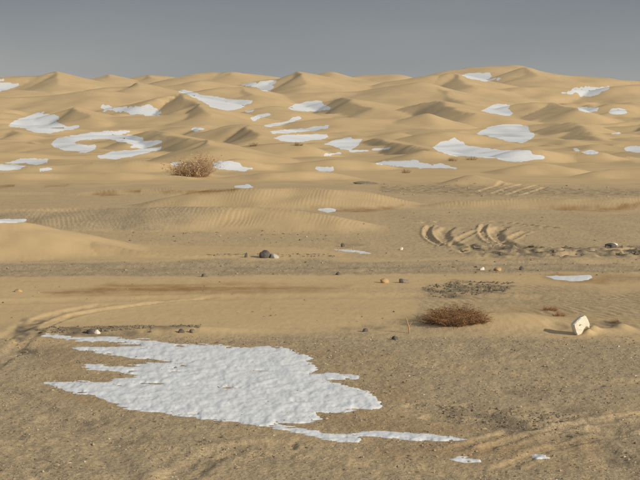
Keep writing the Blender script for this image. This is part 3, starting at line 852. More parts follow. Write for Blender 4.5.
# ------------------------------------------------------------------ snow patches, laid on the sand where the drifts lie
# which vertices the picture can see (running horizon along each ray)
elev = (Z - EYE) / RR
hor = np.maximum.accumulate(elev, axis=0)
VIS = elev >= hor - np.where(RR < 50, 0.006, 0.0012)
G1, G2 = 'snow lying among the dunes', 'snow lying on the gravel plain'
SNOW = [
    ([(42, 335.5), (60, 336), (80, 337.5), (105, 337.5), (135, 339.5), (150, 341), (165, 343), (180, 345), (200, 345.5), (225, 346), (260, 347.5), (285, 348), (295, 352), (313, 359), (305, 362), (315, 366), (318, 370), (310, 373.5), (335, 374), (358, 376), (357, 379), (340, 379.5), (325, 380), (340, 385), (355, 388), (368, 391), (372, 396), (380, 402), (382, 406), (372, 410), (355, 409), (345, 411), (330, 413), (312, 410), (318, 416), (322, 419), (310, 421.5), (290, 423), (276, 422), (285, 426.5), (300, 429), (325, 433.5), (350, 434), (362, 438), (358, 442.5), (340, 442), (322, 438), (305, 435), (288, 430), (275, 428), (262, 425), (240, 423), (225, 420.5), (200, 418), (180, 415), (150, 411.5), (130, 409), (118, 404), (100, 397.5), (85, 393.5), (65, 389.5), (45, 383), (60, 382), (75, 381.5), (92, 382), (105, 383.5), (120, 386), (110, 381.5), (130, 378), (150, 380), (140, 377), (125, 373), (112, 370), (95, 369.5), (82, 367), (90, 365), (100, 365), (112, 367), (125, 366), (145, 364.5), (165, 363), (180, 364), (185, 366), (170, 361), (150, 358), (130, 357.5), (110, 354), (85, 350.5), (73, 349), (95, 347), (120, 346.5), (140, 345.5), (140, 344), (110, 342), (80, 340), (55, 338)],
     'large ragged sheet of old snow with fingered edges on the gravel', G2),
    ([(350, 433.5), (362, 432), (380, 431), (400, 432.5), (425, 434), (450, 436.5), (467, 439.5), (450, 441), (420, 440.5), (400, 439), (375, 437), (360, 436)], 'long thin tongue of snow pointing right off the large snow sheet', G2),
    ([(449, 459), (460, 457), (480, 459.5), (481, 462), (465, 463), (455, 461)], 'small flat scrap of snow just below the tip of the thin snow tongue', G2),
    ([(529, 456.5), (535, 454.5), (545, 455.5), (549, 458), (538, 459)], 'tiny rounded scrap of snow alone at the lower right of the plain', G2),
    ([(546, 276.5), (555, 275.5), (570, 276), (588, 275), (594, 277), (588, 280), (570, 281), (555, 279.5)], 'narrow flat snow patch beside brown damp sand beyond the white block', G2),
    ([(-8, 219.8), (25, 219.5), (30, 221), (15, 223), (-8, 222.5)], 'thin snow strip behind the smooth mound at the left edge', G2),
    ([(318, 209.5), (330, 208.5), (338, 211), (328, 213)], 'dirty snow scrap in the dip between two rippled banks', G2),
    ([(235, 186.5), (248, 185), (253, 186.5), (245, 188.5)], 'small snow scrap above the crest of the farther rippled bank', G2),
    ([(335, 249.5), (352, 250), (371, 253), (352, 252.2)], 'thread-thin snow line by the sand sheet right of the dark boulder', G2),
    ([(-8, 77), (9, 77.5), (3, 80.5), (-8, 81)], 'small snow patch high on the skyline at the left edge', G1),
    ([(-10, 84), (0, 83.5), (10, 83), (19, 83), (20, 85), (12, 88.5), (0, 91.5), (-10, 93)], 'wedge of snow below the leftmost skyline peak at the left edge', G1),
    ([(8, 125.5), (15, 121), (28, 116), (38, 112.5), (44, 112), (42, 115), (50, 114), (57, 115), (60, 118), (55, 122), (62, 124), (68, 127), (74, 126), (80, 125), (78, 128), (70, 130), (60, 131), (50, 133), (38, 133), (28, 130), (20, 127.5), (10, 126.5)], 'broad bluish snowfield on the lee of the far left dune', G1),
    ([(51, 144), (54, 141), (58, 138.5), (75, 135), (95, 132), (112, 131), (130, 130.5), (131, 132), (115, 135), (130, 135), (143, 138), (144, 141), (150, 141), (163, 140.5), (160, 143.5), (150, 147), (140, 148.5), (128, 147), (135, 144), (120, 142), (110, 139), (95, 138.6), (80, 140.5), (70, 142.5), (78, 143.8), (88, 146), (95, 144.8), (96, 149), (88, 152), (78, 152), (65, 150), (55, 147.5)], 'hooked snow band curling round a small sand hump, left dunes', G1),
    ([(97, 156), (110, 152), (125, 150.5), (135, 150), (150, 148), (163, 146.5), (160, 149.5), (145, 153), (130, 157), (115, 159), (100, 158.5)], 'slanting snow streak just below the hooked snow band', G1),
    ([(0, 163.5), (10, 162), (20, 158.5), (35, 158.5), (48, 159.5), (47, 162.5), (38, 164.5), (25, 163), (10, 163.5)], 'upper of the two low snow strips at the left edge of the dunes', G1),
    ([(-8, 165), (10, 164), (25, 166), (20, 169), (8, 170), (-8, 170)], 'lower of the two low snow strips at the left edge of the dunes', G1),
    ([(33, 170), (45, 168), (57, 167), (55, 169), (40, 171.5)], 'faint snow sliver right of the lower left-edge snow strip', G1),
    ([(100, 106), (103, 104.5), (107, 106), (112, 107), (120, 106), (130, 107), (137, 106), (140, 107), (145, 106), (150, 104.5), (155, 108), (161, 111.5), (163, 114.5), (155, 115.5), (140, 114), (128, 113), (115, 111), (104, 110)], 'speckled snow drift lying left of the dark dune slip face', G1),
    ([(177, 91), (184, 90), (192, 92), (202, 95), (212, 96), (230, 99), (253, 101), (254, 102.5), (247, 104), (243, 107), (235, 110), (226, 110.5), (218, 109), (211, 107), (204, 102), (192, 96.5), (183, 93.5)], 'long snow wedge right of the dark dune slip face', G1),
    ([(240, 84.5), (252, 83), (258, 84), (260, 82), (270, 80.5), (275, 81), (273, 85), (274, 89), (266, 91), (256, 88), (248, 86)], 'broken snow patch under the tall dark-capped middle peak', G1),
    ([(288, 108), (295, 104), (305, 102), (317, 101), (321, 101), (325, 105), (330, 107), (331, 109), (326, 110), (318, 111), (305, 111.5), (292, 110)], 'domed snow patch in the hollow below the tall middle peak', G1),
    ([(245, 111.5), (250, 110.5), (254, 109.5), (252, 111.5), (247, 113)], 'speck of snow at the tip of the long snow wedge', G1),
    ([(250, 118.5), (258, 115), (267, 113.5), (271, 114.5), (263, 117), (254, 120.5)], 'small lens of snow, topmost of the middle slanting streaks', G1),
    ([(265, 125.5), (275, 123), (288, 121.5), (292, 118), (300, 116.5), (302, 118.5), (292, 122), (280, 125), (270, 127)], 'thin bent snow streak, second of the middle slanting streaks', G1),
    ([(270, 131.5), (280, 130), (300, 129), (318, 126.5), (329, 125.5), (328, 128), (310, 131), (290, 133), (273, 133.5)], 'straight white snow bar, upper of a close pair', G1),
    ([(274, 138), (282, 135), (300, 134.8), (315, 134), (327, 134), (328, 136), (325, 139), (310, 140.5), (295, 142), (282, 141)], 'bluish snow bar, lower of a close pair', G1),
    ([(325, 144), (333, 140.5), (343, 138.5), (350, 136.5), (353, 139), (362, 139.5), (360, 143), (355, 148), (350, 150), (343, 149), (336, 147.5), (330, 144.5)], 'snow triangle on the left flank of the sharp-crested middle dune', G1),
    ([(348, 151), (365, 149.5), (391, 147.5), (388, 149.5), (365, 151), (350, 152.3)], 'hairline snow strip under the sharp-crested middle dune', G1),
    ([(322, 154), (340, 152.5), (342, 154), (325, 155.7)], 'faint short snow strip below the snow triangle', G1),
    ([(315, 168), (317, 166.5), (325, 167.5), (333, 166.5), (335, 169), (330, 172), (320, 172)], 'small squarish snow patch at the foot of the middle dunes', G1),
    ([(374, 163.5), (385, 161), (400, 160.5), (416, 160), (420, 162), (432, 165), (440, 163), (448, 166), (457, 168), (455, 169), (440, 168), (420, 168), (400, 166.5), (385, 165)], 'long low bluish snow strip at the foot of the dunes', G1),
    ([(213, 163), (220, 161), (230, 161), (240, 163), (242, 167), (253, 168.5), (245, 171), (235, 171), (225, 169.5), (215, 168)], 'snow patch directly right of the big twiggy bush', G1),
    ([(167, 165.5), (173, 162), (181, 162.5), (180, 166)], 'snow scrap showing at the left side of the twiggy bush', G1),
    ([(190, 129), (198, 127.5), (205, 127.5), (203, 130), (195, 131.5)], 'small bluish snow lens at the left of a rounded sand dome', G1),
    ([(462, 75.5), (470, 73), (490, 73), (492, 76), (488, 79), (498, 78), (505, 76), (498, 80), (485, 81), (475, 79.5), (468, 78)], 'snow patch near the skyline below the highest dune', G1),
    ([(561, 91.5), (568, 91), (575, 88.5), (585, 87), (600, 87), (609, 86.5), (608, 90), (600, 94), (590, 96.5), (582, 96), (577, 92), (568, 93)], 'bright ragged snow patch high on the right dunes', G1),
    ([(574, 106), (585, 107.5), (599, 108), (597, 111), (588, 112.5), (580, 110.5)], 'pointed snow patch left of the oval snow patch', G1),
    ([(608, 112), (612, 108.5), (618, 108), (626, 110), (628, 113), (620, 114.5), (612, 114)], 'small oval snow patch on the right dunes', G1),
    ([(481, 111), (488, 107.5), (494, 104.5), (505, 104), (511, 105), (507, 108), (513, 113.5), (510, 115.5), (500, 115), (490, 113)], 'notched heart-like snow patch above the large rounded one', G1),
    ([(476, 134.5), (482, 130), (492, 126), (505, 124.5), (520, 125), (529, 127), (528, 130), (535, 134.5), (530, 140), (522, 143), (510, 142), (498, 138.5), (485, 135.5)], 'large rounded white snow patch on the right dunes', G1),
    ([(432, 147), (440, 142.5), (450, 139.5), (455, 138), (460, 141), (470, 146.5), (485, 148), (500, 150), (520, 150), (530, 150.5), (533, 154), (555, 156), (540, 159), (520, 162), (505, 161), (495, 158), (475, 157), (455, 156), (445, 153.5), (436, 150)], 'longest white snow patch, tapering right below the large rounded one', G1),
    ([(573, 148.5), (577, 148), (580, 151), (576, 152)], 'dot of snow left of the flat snow scrap under the bright ridge', G1),
    ([(582, 152), (590, 150), (598, 152), (602, 154), (592, 154.7)], 'flat snow scrap under the end of the bright slanting ridge', G1),
    ([(624, 147.5), (632, 146), (648, 146), (648, 153), (635, 152.5), (626, 151)], 'snow patch cut off by the right edge of the photo', G1),
    ([(612, 133.7), (620, 132), (625, 130.8), (618, 134.2)], 'tiny snow streak above the snow patch at the right edge', G1),
]
for poly, label, grp in SNOW:
    P = np.array(poly)
    big = len(poly) > 60
    nearp = grp == G2
    pad = 6
    m = inn & VIS & (PX > P[:, 0].min() - pad) & (PX < P[:, 0].max() + pad) & (PY > P[:, 1].min() - pad) & (PY < P[:, 1].max() + pad) & (RR > 6) & (RR < 470)
    ii, jj = np.nonzero(m)
    if len(ii) == 0:
        print('SNOW none visible:', label)
        continue
    px, py = PX[ii, jj], PY[ii, jj]
    s = poly_sdf(px, py, poly)
    X, Y = GX[ii, jj], GY[ii, jj]
    dist = RR[ii, jj]
    if nearp:
        rag = 2.3 * fbm(px / 32, py / 1.7, 3, 300) + 0.8 * fbm(px / 8, py / 1.0, 2, 310) + 0.5
        th, wd = 0.012, 11.0
        if big:
            hum = 0.9 + 0.35 * fbm(X / 0.38, Y / 0.45, 2, 318) + 0.5 * fbm(X / 0.13, Y / 0.18, 3, 320) * np.clip(0.55 + 0.9 * fbm(X / 0.5, Y / 0.5, 2, 319), 0.1, 1.2) + 0.14 * fbm(X / 0.05, Y / 0.07, 2, 322)
            gap = fbm(px / 24, py / 2.2, 2, 326)
            for (hx, hy, hw, hh_) in ((228, 388, 9, 0.7), (150, 383.5, 14, 0.8), (262, 371, 6, 0.5), (300, 402, 7, 0.6), (176, 372, 6, 0.5)):
                s = np.minimum(s, 5.0 * (np.sqrt(((px - hx) / hw) ** 2 + ((py - hy - 0.12 * (px - hx) * 0.3) / hh_) ** 2) - 1 - 0.5 * fbm(px / 5, py / 2, 2, 344)))
            rag = rag - 14.0 * np.clip(gap - 0.50, 0, 1) * np.clip(1.3 - s / 14, 0, 1)
        else:
            rag = rag * 0.4
            hum, th, wd = 0.8 + 0.25 * fbm(X / 0.1, Y / 0.12, 2, 324), 0.007, 3.0
    else:
        rag = 0.9 * fbm(px / 10, py / 1.6, 3, 330) + 0.2 * fbm(px / 2.6, py / 0.9, 2, 332)
        if 'speckled' in label or 'ragged' in label or 'broken' in label:
            rag = rag * 2.6 + 1.2 * np.minimum(0, fbm(px / 2.6, py / 1.5, 2, 340) + 0.15)
        th, wd = 0.00025 * dist, 3.0
        hum = 0.9 + 0.25 * fbm(X / (0.02 * dist), Y / (0.03 * dist), 2, 335)
    s = s + rag
    off = np.where(s > 0, th * hum * (1 - np.exp(-2.2 * np.clip(s, 0, None) / wd)) + 0.00008 * dist * np.clip(s, 0, 1), th * np.clip(s / wd, -1, 0) * 1.5)
    smap = np.full((NR, NC), -9.0, np.float32)
    zmap = np.zeros((NR, NC), np.float32)
    smap[ii, jj] = s
    zmap[ii, jj] = off
    i0, i1, j0, j1 = ii.min(), ii.max(), jj.min(), jj.max()
    sub = smap[i0:i1 + 1, j0:j1 + 1]
    ok = (sub > -8.9)
    allok = ok[:-1, :-1] & ok[1:, :-1] & ok[:-1, 1:] & ok[1:, 1:]
    anyin = (np.maximum.reduce([sub[:-1, :-1], sub[1:, :-1], sub[:-1, 1:], sub[1:, 1:]]) > 0)
    fm = allok & anyin
    if fm.sum() < 3:
        print('SNOW too small:', label)
        continue
    q = np.stack([idxg[i0:i1, j0:j1], idxg[i0:i1, j0 + 1:j1 + 1], idxg[i0 + 1:i1 + 1, j0 + 1:j1 + 1], idxg[i0 + 1:i1 + 1, j0:j1]], -1)[fm]
    used, inv = np.unique(q.reshape(-1), return_inverse=True)
    vv = Vf[used].copy()
    vv[:, 2] += zmap.reshape(-1)[used]
    fq = inv.reshape(q.shape)
    comp = np.arange(len(used))
    while True:                      # connected pieces, by spreading the smallest index
        mn = comp[fq].min(1)
        new = comp.copy()
        np.minimum.at(new, fq.reshape(-1), np.repeat(mn, 4))
        new = new[new]
        if (new == comp).all():
            break
        comp = new
    fc = comp[fq[:, 0]]
    ids, cnt = np.unique(fc, return_counts=True)
    order = ids[np.argsort(-cnt)]
    sizes = np.sort(cnt)[::-1]
    main = None
    for cid, size in zip(order[:6], sizes[:6]):
        if main is not None and size < max(14, 0.02 * sizes[0]):
            break
        sub_q = fq[fc == cid]
        u2, inv2 = np.unique(sub_q.reshape(-1), return_inverse=True)
        o = mesh_obj('snow_patch' if main is None else 'snow_fragment', vv[u2], inv2.reshape(sub_q.shape), M_SNOW, parent=main, normals=None if nearp else Nf[used][u2])
        if main is None:
            main = o
            tag(o, label, 'snow', grp)

# ------------------------------------------------------------------ loose gravel
ICO_V = np.array([(1, 0, 0), (-1, 0, 0), (0, 1, 0), (0, -1, 0), (0, 0, 1), (0, 0, -1)], float)
ICO_F = np.array([(0, 2, 4), (2, 1, 4), (1, 3, 4), (3, 0, 4), (2, 0, 5), (1, 2, 5), (3, 1, 5), (0, 3, 5)])
pp = []


def scatter(n, poly, smin, smax, power=3.0, needs_gravel=True, clump=0.0):
    P = np.array(poly, float)
    tries = 0
    got = 0
    x0, y0 = P.min(0)
    x1, y1 = P.max(0)
    while got < n and tries < 40:
        tries += 1
        k = n * 2
        qx = rng.uniform(x0, x1, k)
        # even density on the ground: sample distance, not picture height
        d0, d1 = 2660 / (y1 - 130), 2660 / (y0 - 130)
        dd = np.sqrt(rng.uniform(d0 * d0, d1 * d1, k))
        qy = 130 + 2660 / dd
        keep = poly_sdf(qx, qy, poly) > 0
        qx, qy, dd = qx[keep], qy[keep], dd[keep]
        X = (qx - 320) / F * dd
        if clump:
            c = fbm(X / clump, dd / clump, 2, 77)
            keep = rng.uniform(-0.5, 0.6, len(X)) < c
            X, dd = X[keep], dd[keep]
        for x, y in zip(X, dd):
            if got >= n:
                break
            pp.append((x, y, smin + (smax - smin) * rng.random() ** power))
            got += 1


scatter(15000, [(-60, 338), (700, 338), (760, 500), (-120, 500)], 0.0025, 0.012, 4.5, clump=0.5)
scatter(3000, [(-60, 338), (700, 338), (760, 500), (-120, 500)], 0.003, 0.016, 4)
scatter(500, [(-40, 262), (680, 260), (680, 276), (-40, 276)], 0.006, 0.026, 3)
scatter(240, [(340, 212), (680, 212), (680, 258), (340, 258)], 0.006, 0.036, 4)
scatter(160, [(120, 232), (330, 232), (330, 245), (120, 242)], 0.008, 0.035, 3)
scatter(160, [(380, 184), (640, 186), (640, 197), (380, 197)], 0.010, 0.055, 3, clump=0.8)
scatter(160, [(-20, 280), (420, 280), (420, 330), (-20, 330)], 0.004, 0.018, 3)


def build_gravel(name, mat, label, squash=1.0):
    vv, ff = [], []
    for k, (x, y, s) in enumerate(pp):
        z = zat(x, y)
        v = ICO_V * rng.uniform(0.6, 1.25, (6, 1)) * np.array([s * rng.uniform(0.8, 1.5), s * rng.uniform(0.8, 1.3), s * rng.uniform(0.45, 0.8) * squash])
        a = rng.uniform(0, 6.28)
        ca, sa = math.cos(a), math.sin(a)
        v = np.stack([v[:, 0] * ca - v[:, 1] * sa + x, v[:, 0] * sa + v[:, 1] * ca + y, v[:, 2] + z + s * 0.15], 1)
        vv.append(v)
        ff.append(ICO_F + 6 * k)
    tag(mesh_obj(name, np.concatenate(vv), np.concatenate(ff), mat, smooth=False), label, 'gravel', kind='stuff')
    pp.clear()


build_gravel('gravel', M_GRAVEL, 'loose dark and pale gravel scattered over the plain')
scatter(420, [(30, 329), (110, 327), (150, 330), (150, 335), (40, 335)], 0.005, 0.022, 3.0, clump=0.3)
scatter(260, [(108, 329), (152, 328), (156, 333), (110, 334)], 0.006, 0.024, 2.6, clump=0.2)
scatter(120, [(168, 329), (200, 329), (198, 333), (172, 333)], 0.006, 0.024, 2.4, clump=0.2)
scatter(620, [(423, 287), (460, 281), (515, 283), (505, 293), (450, 298), (428, 296)], 0.006, 0.028, 2.6, clump=0.22)
scatter(160, [(205, 254.5), (330, 254), (340, 258), (210, 258)], 0.007, 0.026, 2.6, clump=0.3)
scatter(160, [(450, 246), (660, 247), (660, 256), (470, 257)], 0.012, 0.06, 2.4, clump=0.4)
scatter(500, [(440, 408), (580, 416), (560, 432), (440, 424)], 0.004, 0.014, 2.5, clump=0.2)
build_gravel('dark_gravel', M_DARKGRAVEL, 'dark gravel and clods gathered in clumps on the plain')

# ------------------------------------------------------------------ single stones
import bmesh


def stone(px, py, wpx, hpx, mat, label, seed, group=None, depth=0.8, name='stone', cut=0.56):
    p = ground_at(px, py)
    m_per = p[1] / F
    bm = bmesh.new()
    bmesh.ops.create_icosphere(bm, subdivisions=3, radius=1.0)
    r = random.Random(seed)
    planes = [Vector((r.uniform(-1, 1), r.uniform(-1, 1), r.uniform(-0.3, 1))).normalized() for _ in range(9)]
    for v in bm.verts:
        c = v.co.copy()
        for n in planes:
            dd = c.dot(n) - cut * r.uniform(0.99, 1.01)
            if dd > 0:
                c -= n * dd * 0.85
        k = float(gnoise(np.array([c.x * 2 + seed]), np.array([c.y * 2 + c.z * 3]), seed)[0])
        v.co = c * (1 + 0.10 * k)
    me = bpy.data.meshes.new(name)
    xs_ = [v.co.x for v in bm.verts]
    zs_ = [v.co.z for v in bm.verts]
    w, h = wpx * m_per, hpx * m_per
    sx, sz = w / (max(xs_) - min(xs_)), 1.35 * h / (max(zs_) - min(zs_))
    for v in bm.verts:
        v.co = Vector((v.co.x * sx, v.co.y * sx * depth, (v.co.z - min(zs_)) * sz - 0.35 * h))
    bm.to_mesh(me)
    bm.free()
    for f in me.polygons:
        f.use_smooth = True
    me.materials.append(mat)
    o = bpy.data.objects.new(name, me)
    o.location = (p[0], p[1] + 0.3 * w * depth, zat(p[0], p[1] + 0.3 * w * depth))
    COL.objects.link(o)
    tag(o, label, 'stone', group or 'stones lying loose on the plain')
    return o


stone(265, 258, 12, 7.5, M_DARKSTONE, 'dark rounded boulder at the near edge of the sand sheet', 3, name='boulder', cut=0.86)
stone(274, 258.5, 9, 4.5, M_ICE, 'pale grey stone leaning against the dark rounded boulder', 4)
stone(97, 334, 7, 4, M_PALESTONE, 'pale stone at the dark gravel clump above the large snow sheet', 6)
stone(90, 334, 8, 5, M_DARKSTONE, 'dark stone touching the pale stone above the large snow sheet', 7)
stone(365, 332, 6, 3.5, M_DARKSTONE, 'small dark stone alone on pale sand left of the upright stick', 8)
stone(395, 340, 7, 4, M_DARKSTONE, 'dark stone below and left of the upright stick', 9)
stone(385, 283, 9, 5, M_CLOD, 'larger tan clod on the bare sand beyond the upright stick', 10, name='clod')
stone(403, 283, 10, 4.5, M_GREYSTONE, 'grey-brown clod right of the larger tan clod', 12, name='clod')
stone(482, 270, 5, 3, M_PALESTONE, 'small white stone on the gravel band below the curved ruts', 13)
stone(498, 271, 8, 4, M_CLOD, 'tan clod beside the small white stone', 14, name='clod')
stone(522, 270, 5, 4, M_DARKSTONE, 'small dark stone right of the tan clod', 15)
stone(611, 247, 12, 3.5, M_DARKSTONE, 'flat dark stone at the right end of the ruts', 16)
stone(614, 245.4, 9, 2.5, M_PALESTONE, 'white flake lying over the flat dark stone', 17)
stone(338, 275, 5, 3, M_DARKSTONE, 'small dark stone on the gravel band right of the dark boulder', 18)
stone(204, 277, 7, 3.5, M_GREYSTONE, 'grey stone on the gravel band left of the dark boulder', 19)
stone(18, 292, 8, 3, M_CLOD, 'flat pale clod near the left edge on smooth sand', 20, name='clod')
stone(193, 333, 6, 4, M_GREYSTONE, 'grey stone at the end of the gravel clumps above the snow', 22)
stone(181, 333, 7, 4, M_DARKSTONE, 'dark stone beside the grey stone above the snow sheet', 23)
stone(246, 257.5, 3, 5, M_DARKSTONE, 'small upright dark stone left of the dark boulder', 25, depth=0.6)
stone(343, 247, 4, 4, M_DARKSTONE, 'small dark stone on grey soil above the sand sheet', 26)
stone(401, 250, 4, 3, M_PALESTONE, 'small white stone on grey soil left of the curved ruts', 27)
stone(365, 184, 26, 2.6, M_GREYSTONE, 'long low dark rock behind the farther rippled bank', 28, depth=0.35, name='rock')

# ------------------------------------------------------------------ dry bushes


def tube_into(vv, ff, pts, r0, r1):
    base = len(vv)
    n = len(pts)
    for k, p in enumerate(pts):
        r = r0 + (r1 - r0) * k / (n - 1)
        d = (pts[min(k + 1, n - 1)] - pts[max(k - 1, 0)])
        d = d / (np.linalg.norm(d) + 1e-9)
        a = np.cross(d, (0.3, 0.9, 0.2))
        a /= np.linalg.norm(a) + 1e-9
        b = np.cross(d, a)
        for q in range(3):
            t = q * 2.0944
            vv.append(p + r * (math.cos(t) * a + math.sin(t) * b))
    for k in range(n - 1):
        for q in range(3):
            i, j = base + 3 * k + q, base + 3 * k + (q + 1) % 3
            ff.append((i, j, j + 3, i + 3))


def bush(px, py, wpx, hpx, n, label, stem_mat, leaf_mat, seed, spread=1.0, leaves=0, name='dead_bush', group=None, thick=1.0, shape=None):
    r = np.random.default_rng(seed)
    p = ground_at(px, py)
    mp_ = p[1] / F
    w, h = wpx * mp_ / 2, hpx * mp_
    root = bpy.data.objects.new(name, None)
    root.empty_display_size = 0.05
    COL.objects.link(root)
    root.location = p
    tag(root, label, 'bush', group)
    sv, sf_, tv, tf, lv, lf = [], [], [], [], [], []
    for k in range(n):
        a = r.uniform(0, 6.283)
        rad = w * math.sqrt(r.random())
        ox, oy = rad * math.cos(a) * 0.75, rad * math.sin(a) * 0.6
        top = (shape(ox / w) if shape else 1 - 0.55 * (ox / w) ** 2) * (0.85 + 0.45 * float(gnoise(np.array([ox / h * 1.1 + seed]), np.array([oy / h * 1.1]), seed)[0]))
        hh = h * top * r.uniform(0.45, 1.05)
        zb_ = zat(p[0] + ox, p[1] + oy) - p[2]
        b0 = np.array([ox * 0.85, oy * 0.85, zb_ - 0.02 * h])
        lean = np.array([ox * 0.45 + r.normal(0, 0.22) * h * spread, oy * 0.4 + r.normal(0, 0.22) * h * spread, hh])
        mid = b0 + lean * 0.5 + r.normal(0, 0.07, 3) * h
        pts = [b0, b0 * 0.4 + mid * 0.6, mid, b0 + lean * 0.8 + r.normal(0, 0.06, 3) * h, b0 + lean]
        th = 0.010 * h * thick + 0.0012
        main = k < n // 3
        tube_into(sv if main else tv, sf_ if main else tf, pts, th * (1.5 if main else 0.8), th * 0.3)
        for q in range(3):
            s0 = pts[r.integers(1, 5)]
            e0 = s0 + np.array([r.normal(0, 0.17) * h * spread, r.normal(0, 0.17) * h * spread, r.uniform(-0.03, 0.22) * h])
            tube_into(tv, tf, [s0, (s0 + e0) / 2 + r.normal(0, 0.025, 3) * h, e0], th * 0.6, th * 0.25)
            for _ in range(leaves):
                c = s0 + (e0 - s0) * r.random() + r.normal(0, 0.03, 3) * h
                sz = h * r.uniform(0.02, 0.055)
                u = r.normal(0, 1, 3)
                u /= np.linalg.norm(u)
                v = np.cross(u, r.normal(0, 1, 3))
                v /= np.linalg.norm(v) + 1e-9
                b = len(lv)
                lv += [c - u * sz, c + v * sz * 0.45, c + u * sz, c - v * sz * 0.45]
                lf.append((b, b + 1, b + 2, b + 3))
    tag(mesh_obj('stems', sv, np.array(sf_), stem_mat, root), kind='stuff')
    tag(mesh_obj('twigs', tv, np.array(tf), stem_mat, root), kind='stuff')
    if lf:
        tag(mesh_obj('dry_foliage', lv, np.array(lf), leaf_mat, root, smooth=False), kind='stuff')
    return root


def low_shape(t):
    return max(0.25, 1.0 - 0.15 * (t + 0.5) ** 2 - 0.55 * max(0, t) - (0.9 * max(0, -t - 0.75)))


bush(457, 320, 74, 11.5, 520, 'low reddish-brown dead bush on a sand hump near the white block', M_TWIG, M_LEAF, 1, 2.0, 4, shape=low_shape, thick=1.5)
def lop_shape(t):
    return max(0.3, 0.62 + 0.38 * math.exp(-((t - 0.3) / 0.35) ** 2) - 0.6 * max(0, abs(t) - 0.75))


bush(193, 176, 44, 22, 520, 'big grey-brown twiggy bush standing at the foot of the dunes', M_GREYTWIG, M_GREYTWIG, 2, 1.2, 1, thick=0.5, shape=lop_shape)
bush(551, 310.5, 20, 4, 60, 'upper of two flat red-brown dried tufts near the white block', M_LEAF, M_LEAF, 3, 1.6, 1, name='dried_tuft', group='dried tufts', thick=2)
bush(559, 316, 17, 4, 50, 'lower of two flat red-brown dried tufts near the white block', M_LEAF, M_LEAF, 4, 1.6, 1, name='dried_tuft', group='dried tufts', thick=2)
bush(615, 323, 10, 5, 26, 'sparse dry tuft right of the white block', M_TWIG, M_LEAF, 5, 1.2, 0, name='dried_tuft', group='dried tufts', thick=2)
bush(453, 161, 12, 4, 45, 'left of two small brown shrubs below the longest snow patch', M_SHRUB, M_SHRUB, 6, 1.0, 1, name='small_shrub', group='small shrubs on the dunes', thick=2.5)
bush(472, 160, 14, 4, 45, 'right of two small brown shrubs below the longest snow patch', M_SHRUB, M_SHRUB, 7, 1.0, 1, name='small_shrub', group='small shrubs on the dunes', thick=2.5)
bush(406, 173, 12, 4, 45, 'small dark shrub below the long low bluish snow strip', M_SHRUB, M_SHRUB, 8, 1.0, 1, name='small_shrub', group='small shrubs on the dunes', thick=2.5)
bush(254, 146, 12, 4, 45, 'small brown shrub on the slope above the twiggy bush', M_SHRUB, M_SHRUB, 9, 1.0, 1, name='small_shrub', group='small shrubs on the dunes', thick=2.5)
bush(299, 145.5, 9, 4, 45, 'small brown shrub below the close pair of snow bars', M_SHRUB, M_SHRUB, 10, 1.0, 1, name='small_shrub', group='small shrubs on the dunes', thick=2.5)

# thin dry stick standing in the sand
p = ground_at(410, 333)
sv, sf_ = [], []
mpx = p[1] / F
tube_into(sv, sf_, [np.array(q) for q in ((0.02 * 0, 0, -0.03), (-0.012, 0.0, 0.06), (-0.032, 0.004, 0.125), (-0.036, 0.0, 0.145))], 0.009, 0.005)
tube_into(sv, sf_, [np.array(q) for q in ((-0.012, 0, 0.06), (0.01, 0.01, 0.09), (0.022, 0.01, 0.105))], 0.005, 0.002)
o = mesh_obj('stick', sv, np.array(sf_), M_STRAW)
o.location = p
tag(o, 'thin straw-coloured stick standing upright left of the low dead bush', 'stick')
for k, (sx_, sy_, hp_) in enumerate([(353, 251, 5), (338, 251.5, 5)]):
    p = ground_at(sx_, sy_)
    sv, sf_ = [], []
    hh = hp_ * p[1] / F
    tube_into(sv, sf_, [np.array(q) for q in ((0, 0, -0.03), (0.008, 0, hh * 0.5), (0.003 - 0.012 * k, 0.004, hh))], 0.010, 0.006)
    o = mesh_obj('stalk', sv, np.array(sf_), M_STRAW)
    o.location = p
    tag(o, ['right', 'left'][k] + ' of two short pale stalks beyond the dark boulder', 'stalk', 'pale stalks by the sand sheet')

# ------------------------------------------------------------------ half-buried white block
p = ground_at(582, 334)
root = bpy.data.objects.new('white_block', None)
root.empty_display_size = 0.05
COL.objects.link(root)
root.location = p + np.array([0.0, 0.06, 0.0])
root.rotation_euler = (math.radians(-6), 0, math.radians(14))
tag(root, 'weathered white block tilted and half buried in drifted sand', 'block')
bm = bmesh.new()
ol = [(-0.092, 0.085), (-0.060, 0.116), (-0.018, 0.148), (0.022, 0.165), (0.040, 0.150), (0.056, 0.118), (0.068, 0.078), (0.066, 0.045), (0.030, 0.058), (0.012, 0.040), (-0.004, 0.012), (-0.022, -0.010), (-0.060, -0.016), (-0.074, 0.010), (-0.086, 0.048)]
fr = [bm.verts.new((x, -0.055, z)) for x, z in ol]
bk = [bm.verts.new((x * 0.94 + 0.012, 0.055, z * 0.95 + 0.004)) for x, z in ol]
bm.faces.new(fr)
bm.faces.new(bk[::-1])
for k in range(len(ol)):
    k2 = (k + 1) % len(ol)
    bm.faces.new((fr[k2], fr[k], bk[k], bk[k2]))
bmesh.ops.recalc_face_normals(bm, faces=list(bm.faces))
bmesh.ops.bevel(bm, geom=[e for e in bm.edges if abs(e.verts[0].co.y - e.verts[1].co.y) < 0.05], offset=0.007, segments=2, affect='EDGES')
bmesh.ops.triangulate(bm, faces=list(bm.faces))
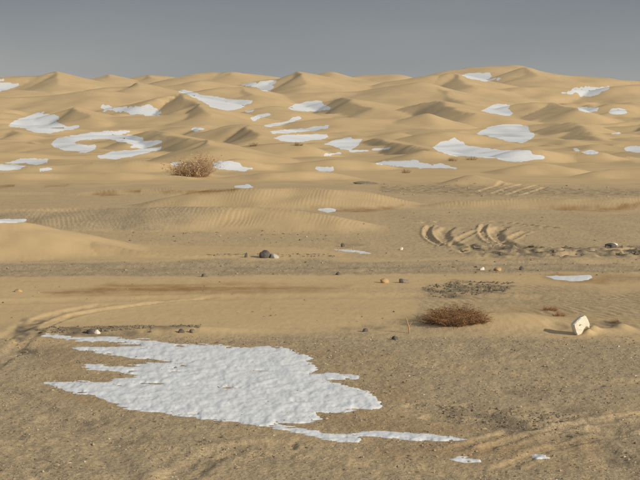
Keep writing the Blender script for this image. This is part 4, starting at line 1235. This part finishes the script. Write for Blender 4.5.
bmesh.ops.subdivide_edges(bm, edges=list(bm.edges), cuts=2)
for v in bm.verts:
    n = float(gnoise(np.array([v.co.x * 30]), np.array([v.co.y * 28 + v.co.z * 33]), 9)[0])
    n2 = float(gnoise(np.array([v.co.x * 90]), np.array([v.co.y * 85 + v.co.z * 95]), 10)[0])
    v.co += v.co.normalized() * (0.004 * n + 0.0018 * n2)
me = bpy.data.meshes.new('body')
bm.to_mesh(me)
bm.free()
for f in me.polygons:
    f.use_smooth = False
me.materials.append(M_BLOCK)
o = bpy.data.objects.new('body', me)
o.parent = root
o.location = (0, 0, 0)
COL.objects.link(o)
bm = bmesh.new()
bmesh.ops.create_cone(bm, cap_ends=True, segments=9, radius1=0.006, radius2=0.004, depth=0.012)
for v in bm.verts:
    v.co = Vector((v.co.x * (1.0 + 0.5 * (v.co.y > 0)) + 0.3 * v.co.y, v.co.z, v.co.y * 1.2 + 0.3 * v.co.x))
me = bpy.data.meshes.new('hole')
bm.to_mesh(me)
bm.free()
me.materials.append(M_HOLE)
o = bpy.data.objects.new('hole', me)
o.parent = root
o.location = (-0.028, -0.0535, 0.078)
o['label'] = 'small grey hollow in the front face'
COL.objects.link(o)

# ------------------------------------------------------------------ thin dusty air
hv = np.array([(x, y, z) for z in (-2.0, 24.0) for x, y in ((-4400, -4400), (4400, -4400), (4400, 4400), (-4400, 4400))])
hf = np.array([(3, 2, 1, 0), (4, 5, 6, 7), (0, 1, 5, 4), (1, 2, 6, 5), (2, 3, 7, 6), (3, 0, 4, 7)])
hm_ = bpy.data.materials.new('dusty_air')
hm_.use_nodes = True
hn = hm_.node_tree
hn.nodes.clear()
ho = hn.nodes.new('ShaderNodeOutputMaterial')
pv = hn.nodes.new('ShaderNodeVolumePrincipled')
pv.inputs['Color'].default_value = (0.93, 0.92, 0.90, 1)
pv.inputs['Density'].default_value = 0.00025
hn.links.new(pv.outputs[0], ho.inputs['Volume'])
tag(mesh_obj('haze', hv, hf, hm_, smooth=False), 'thin dusty air over the dunes', kind='stuff')
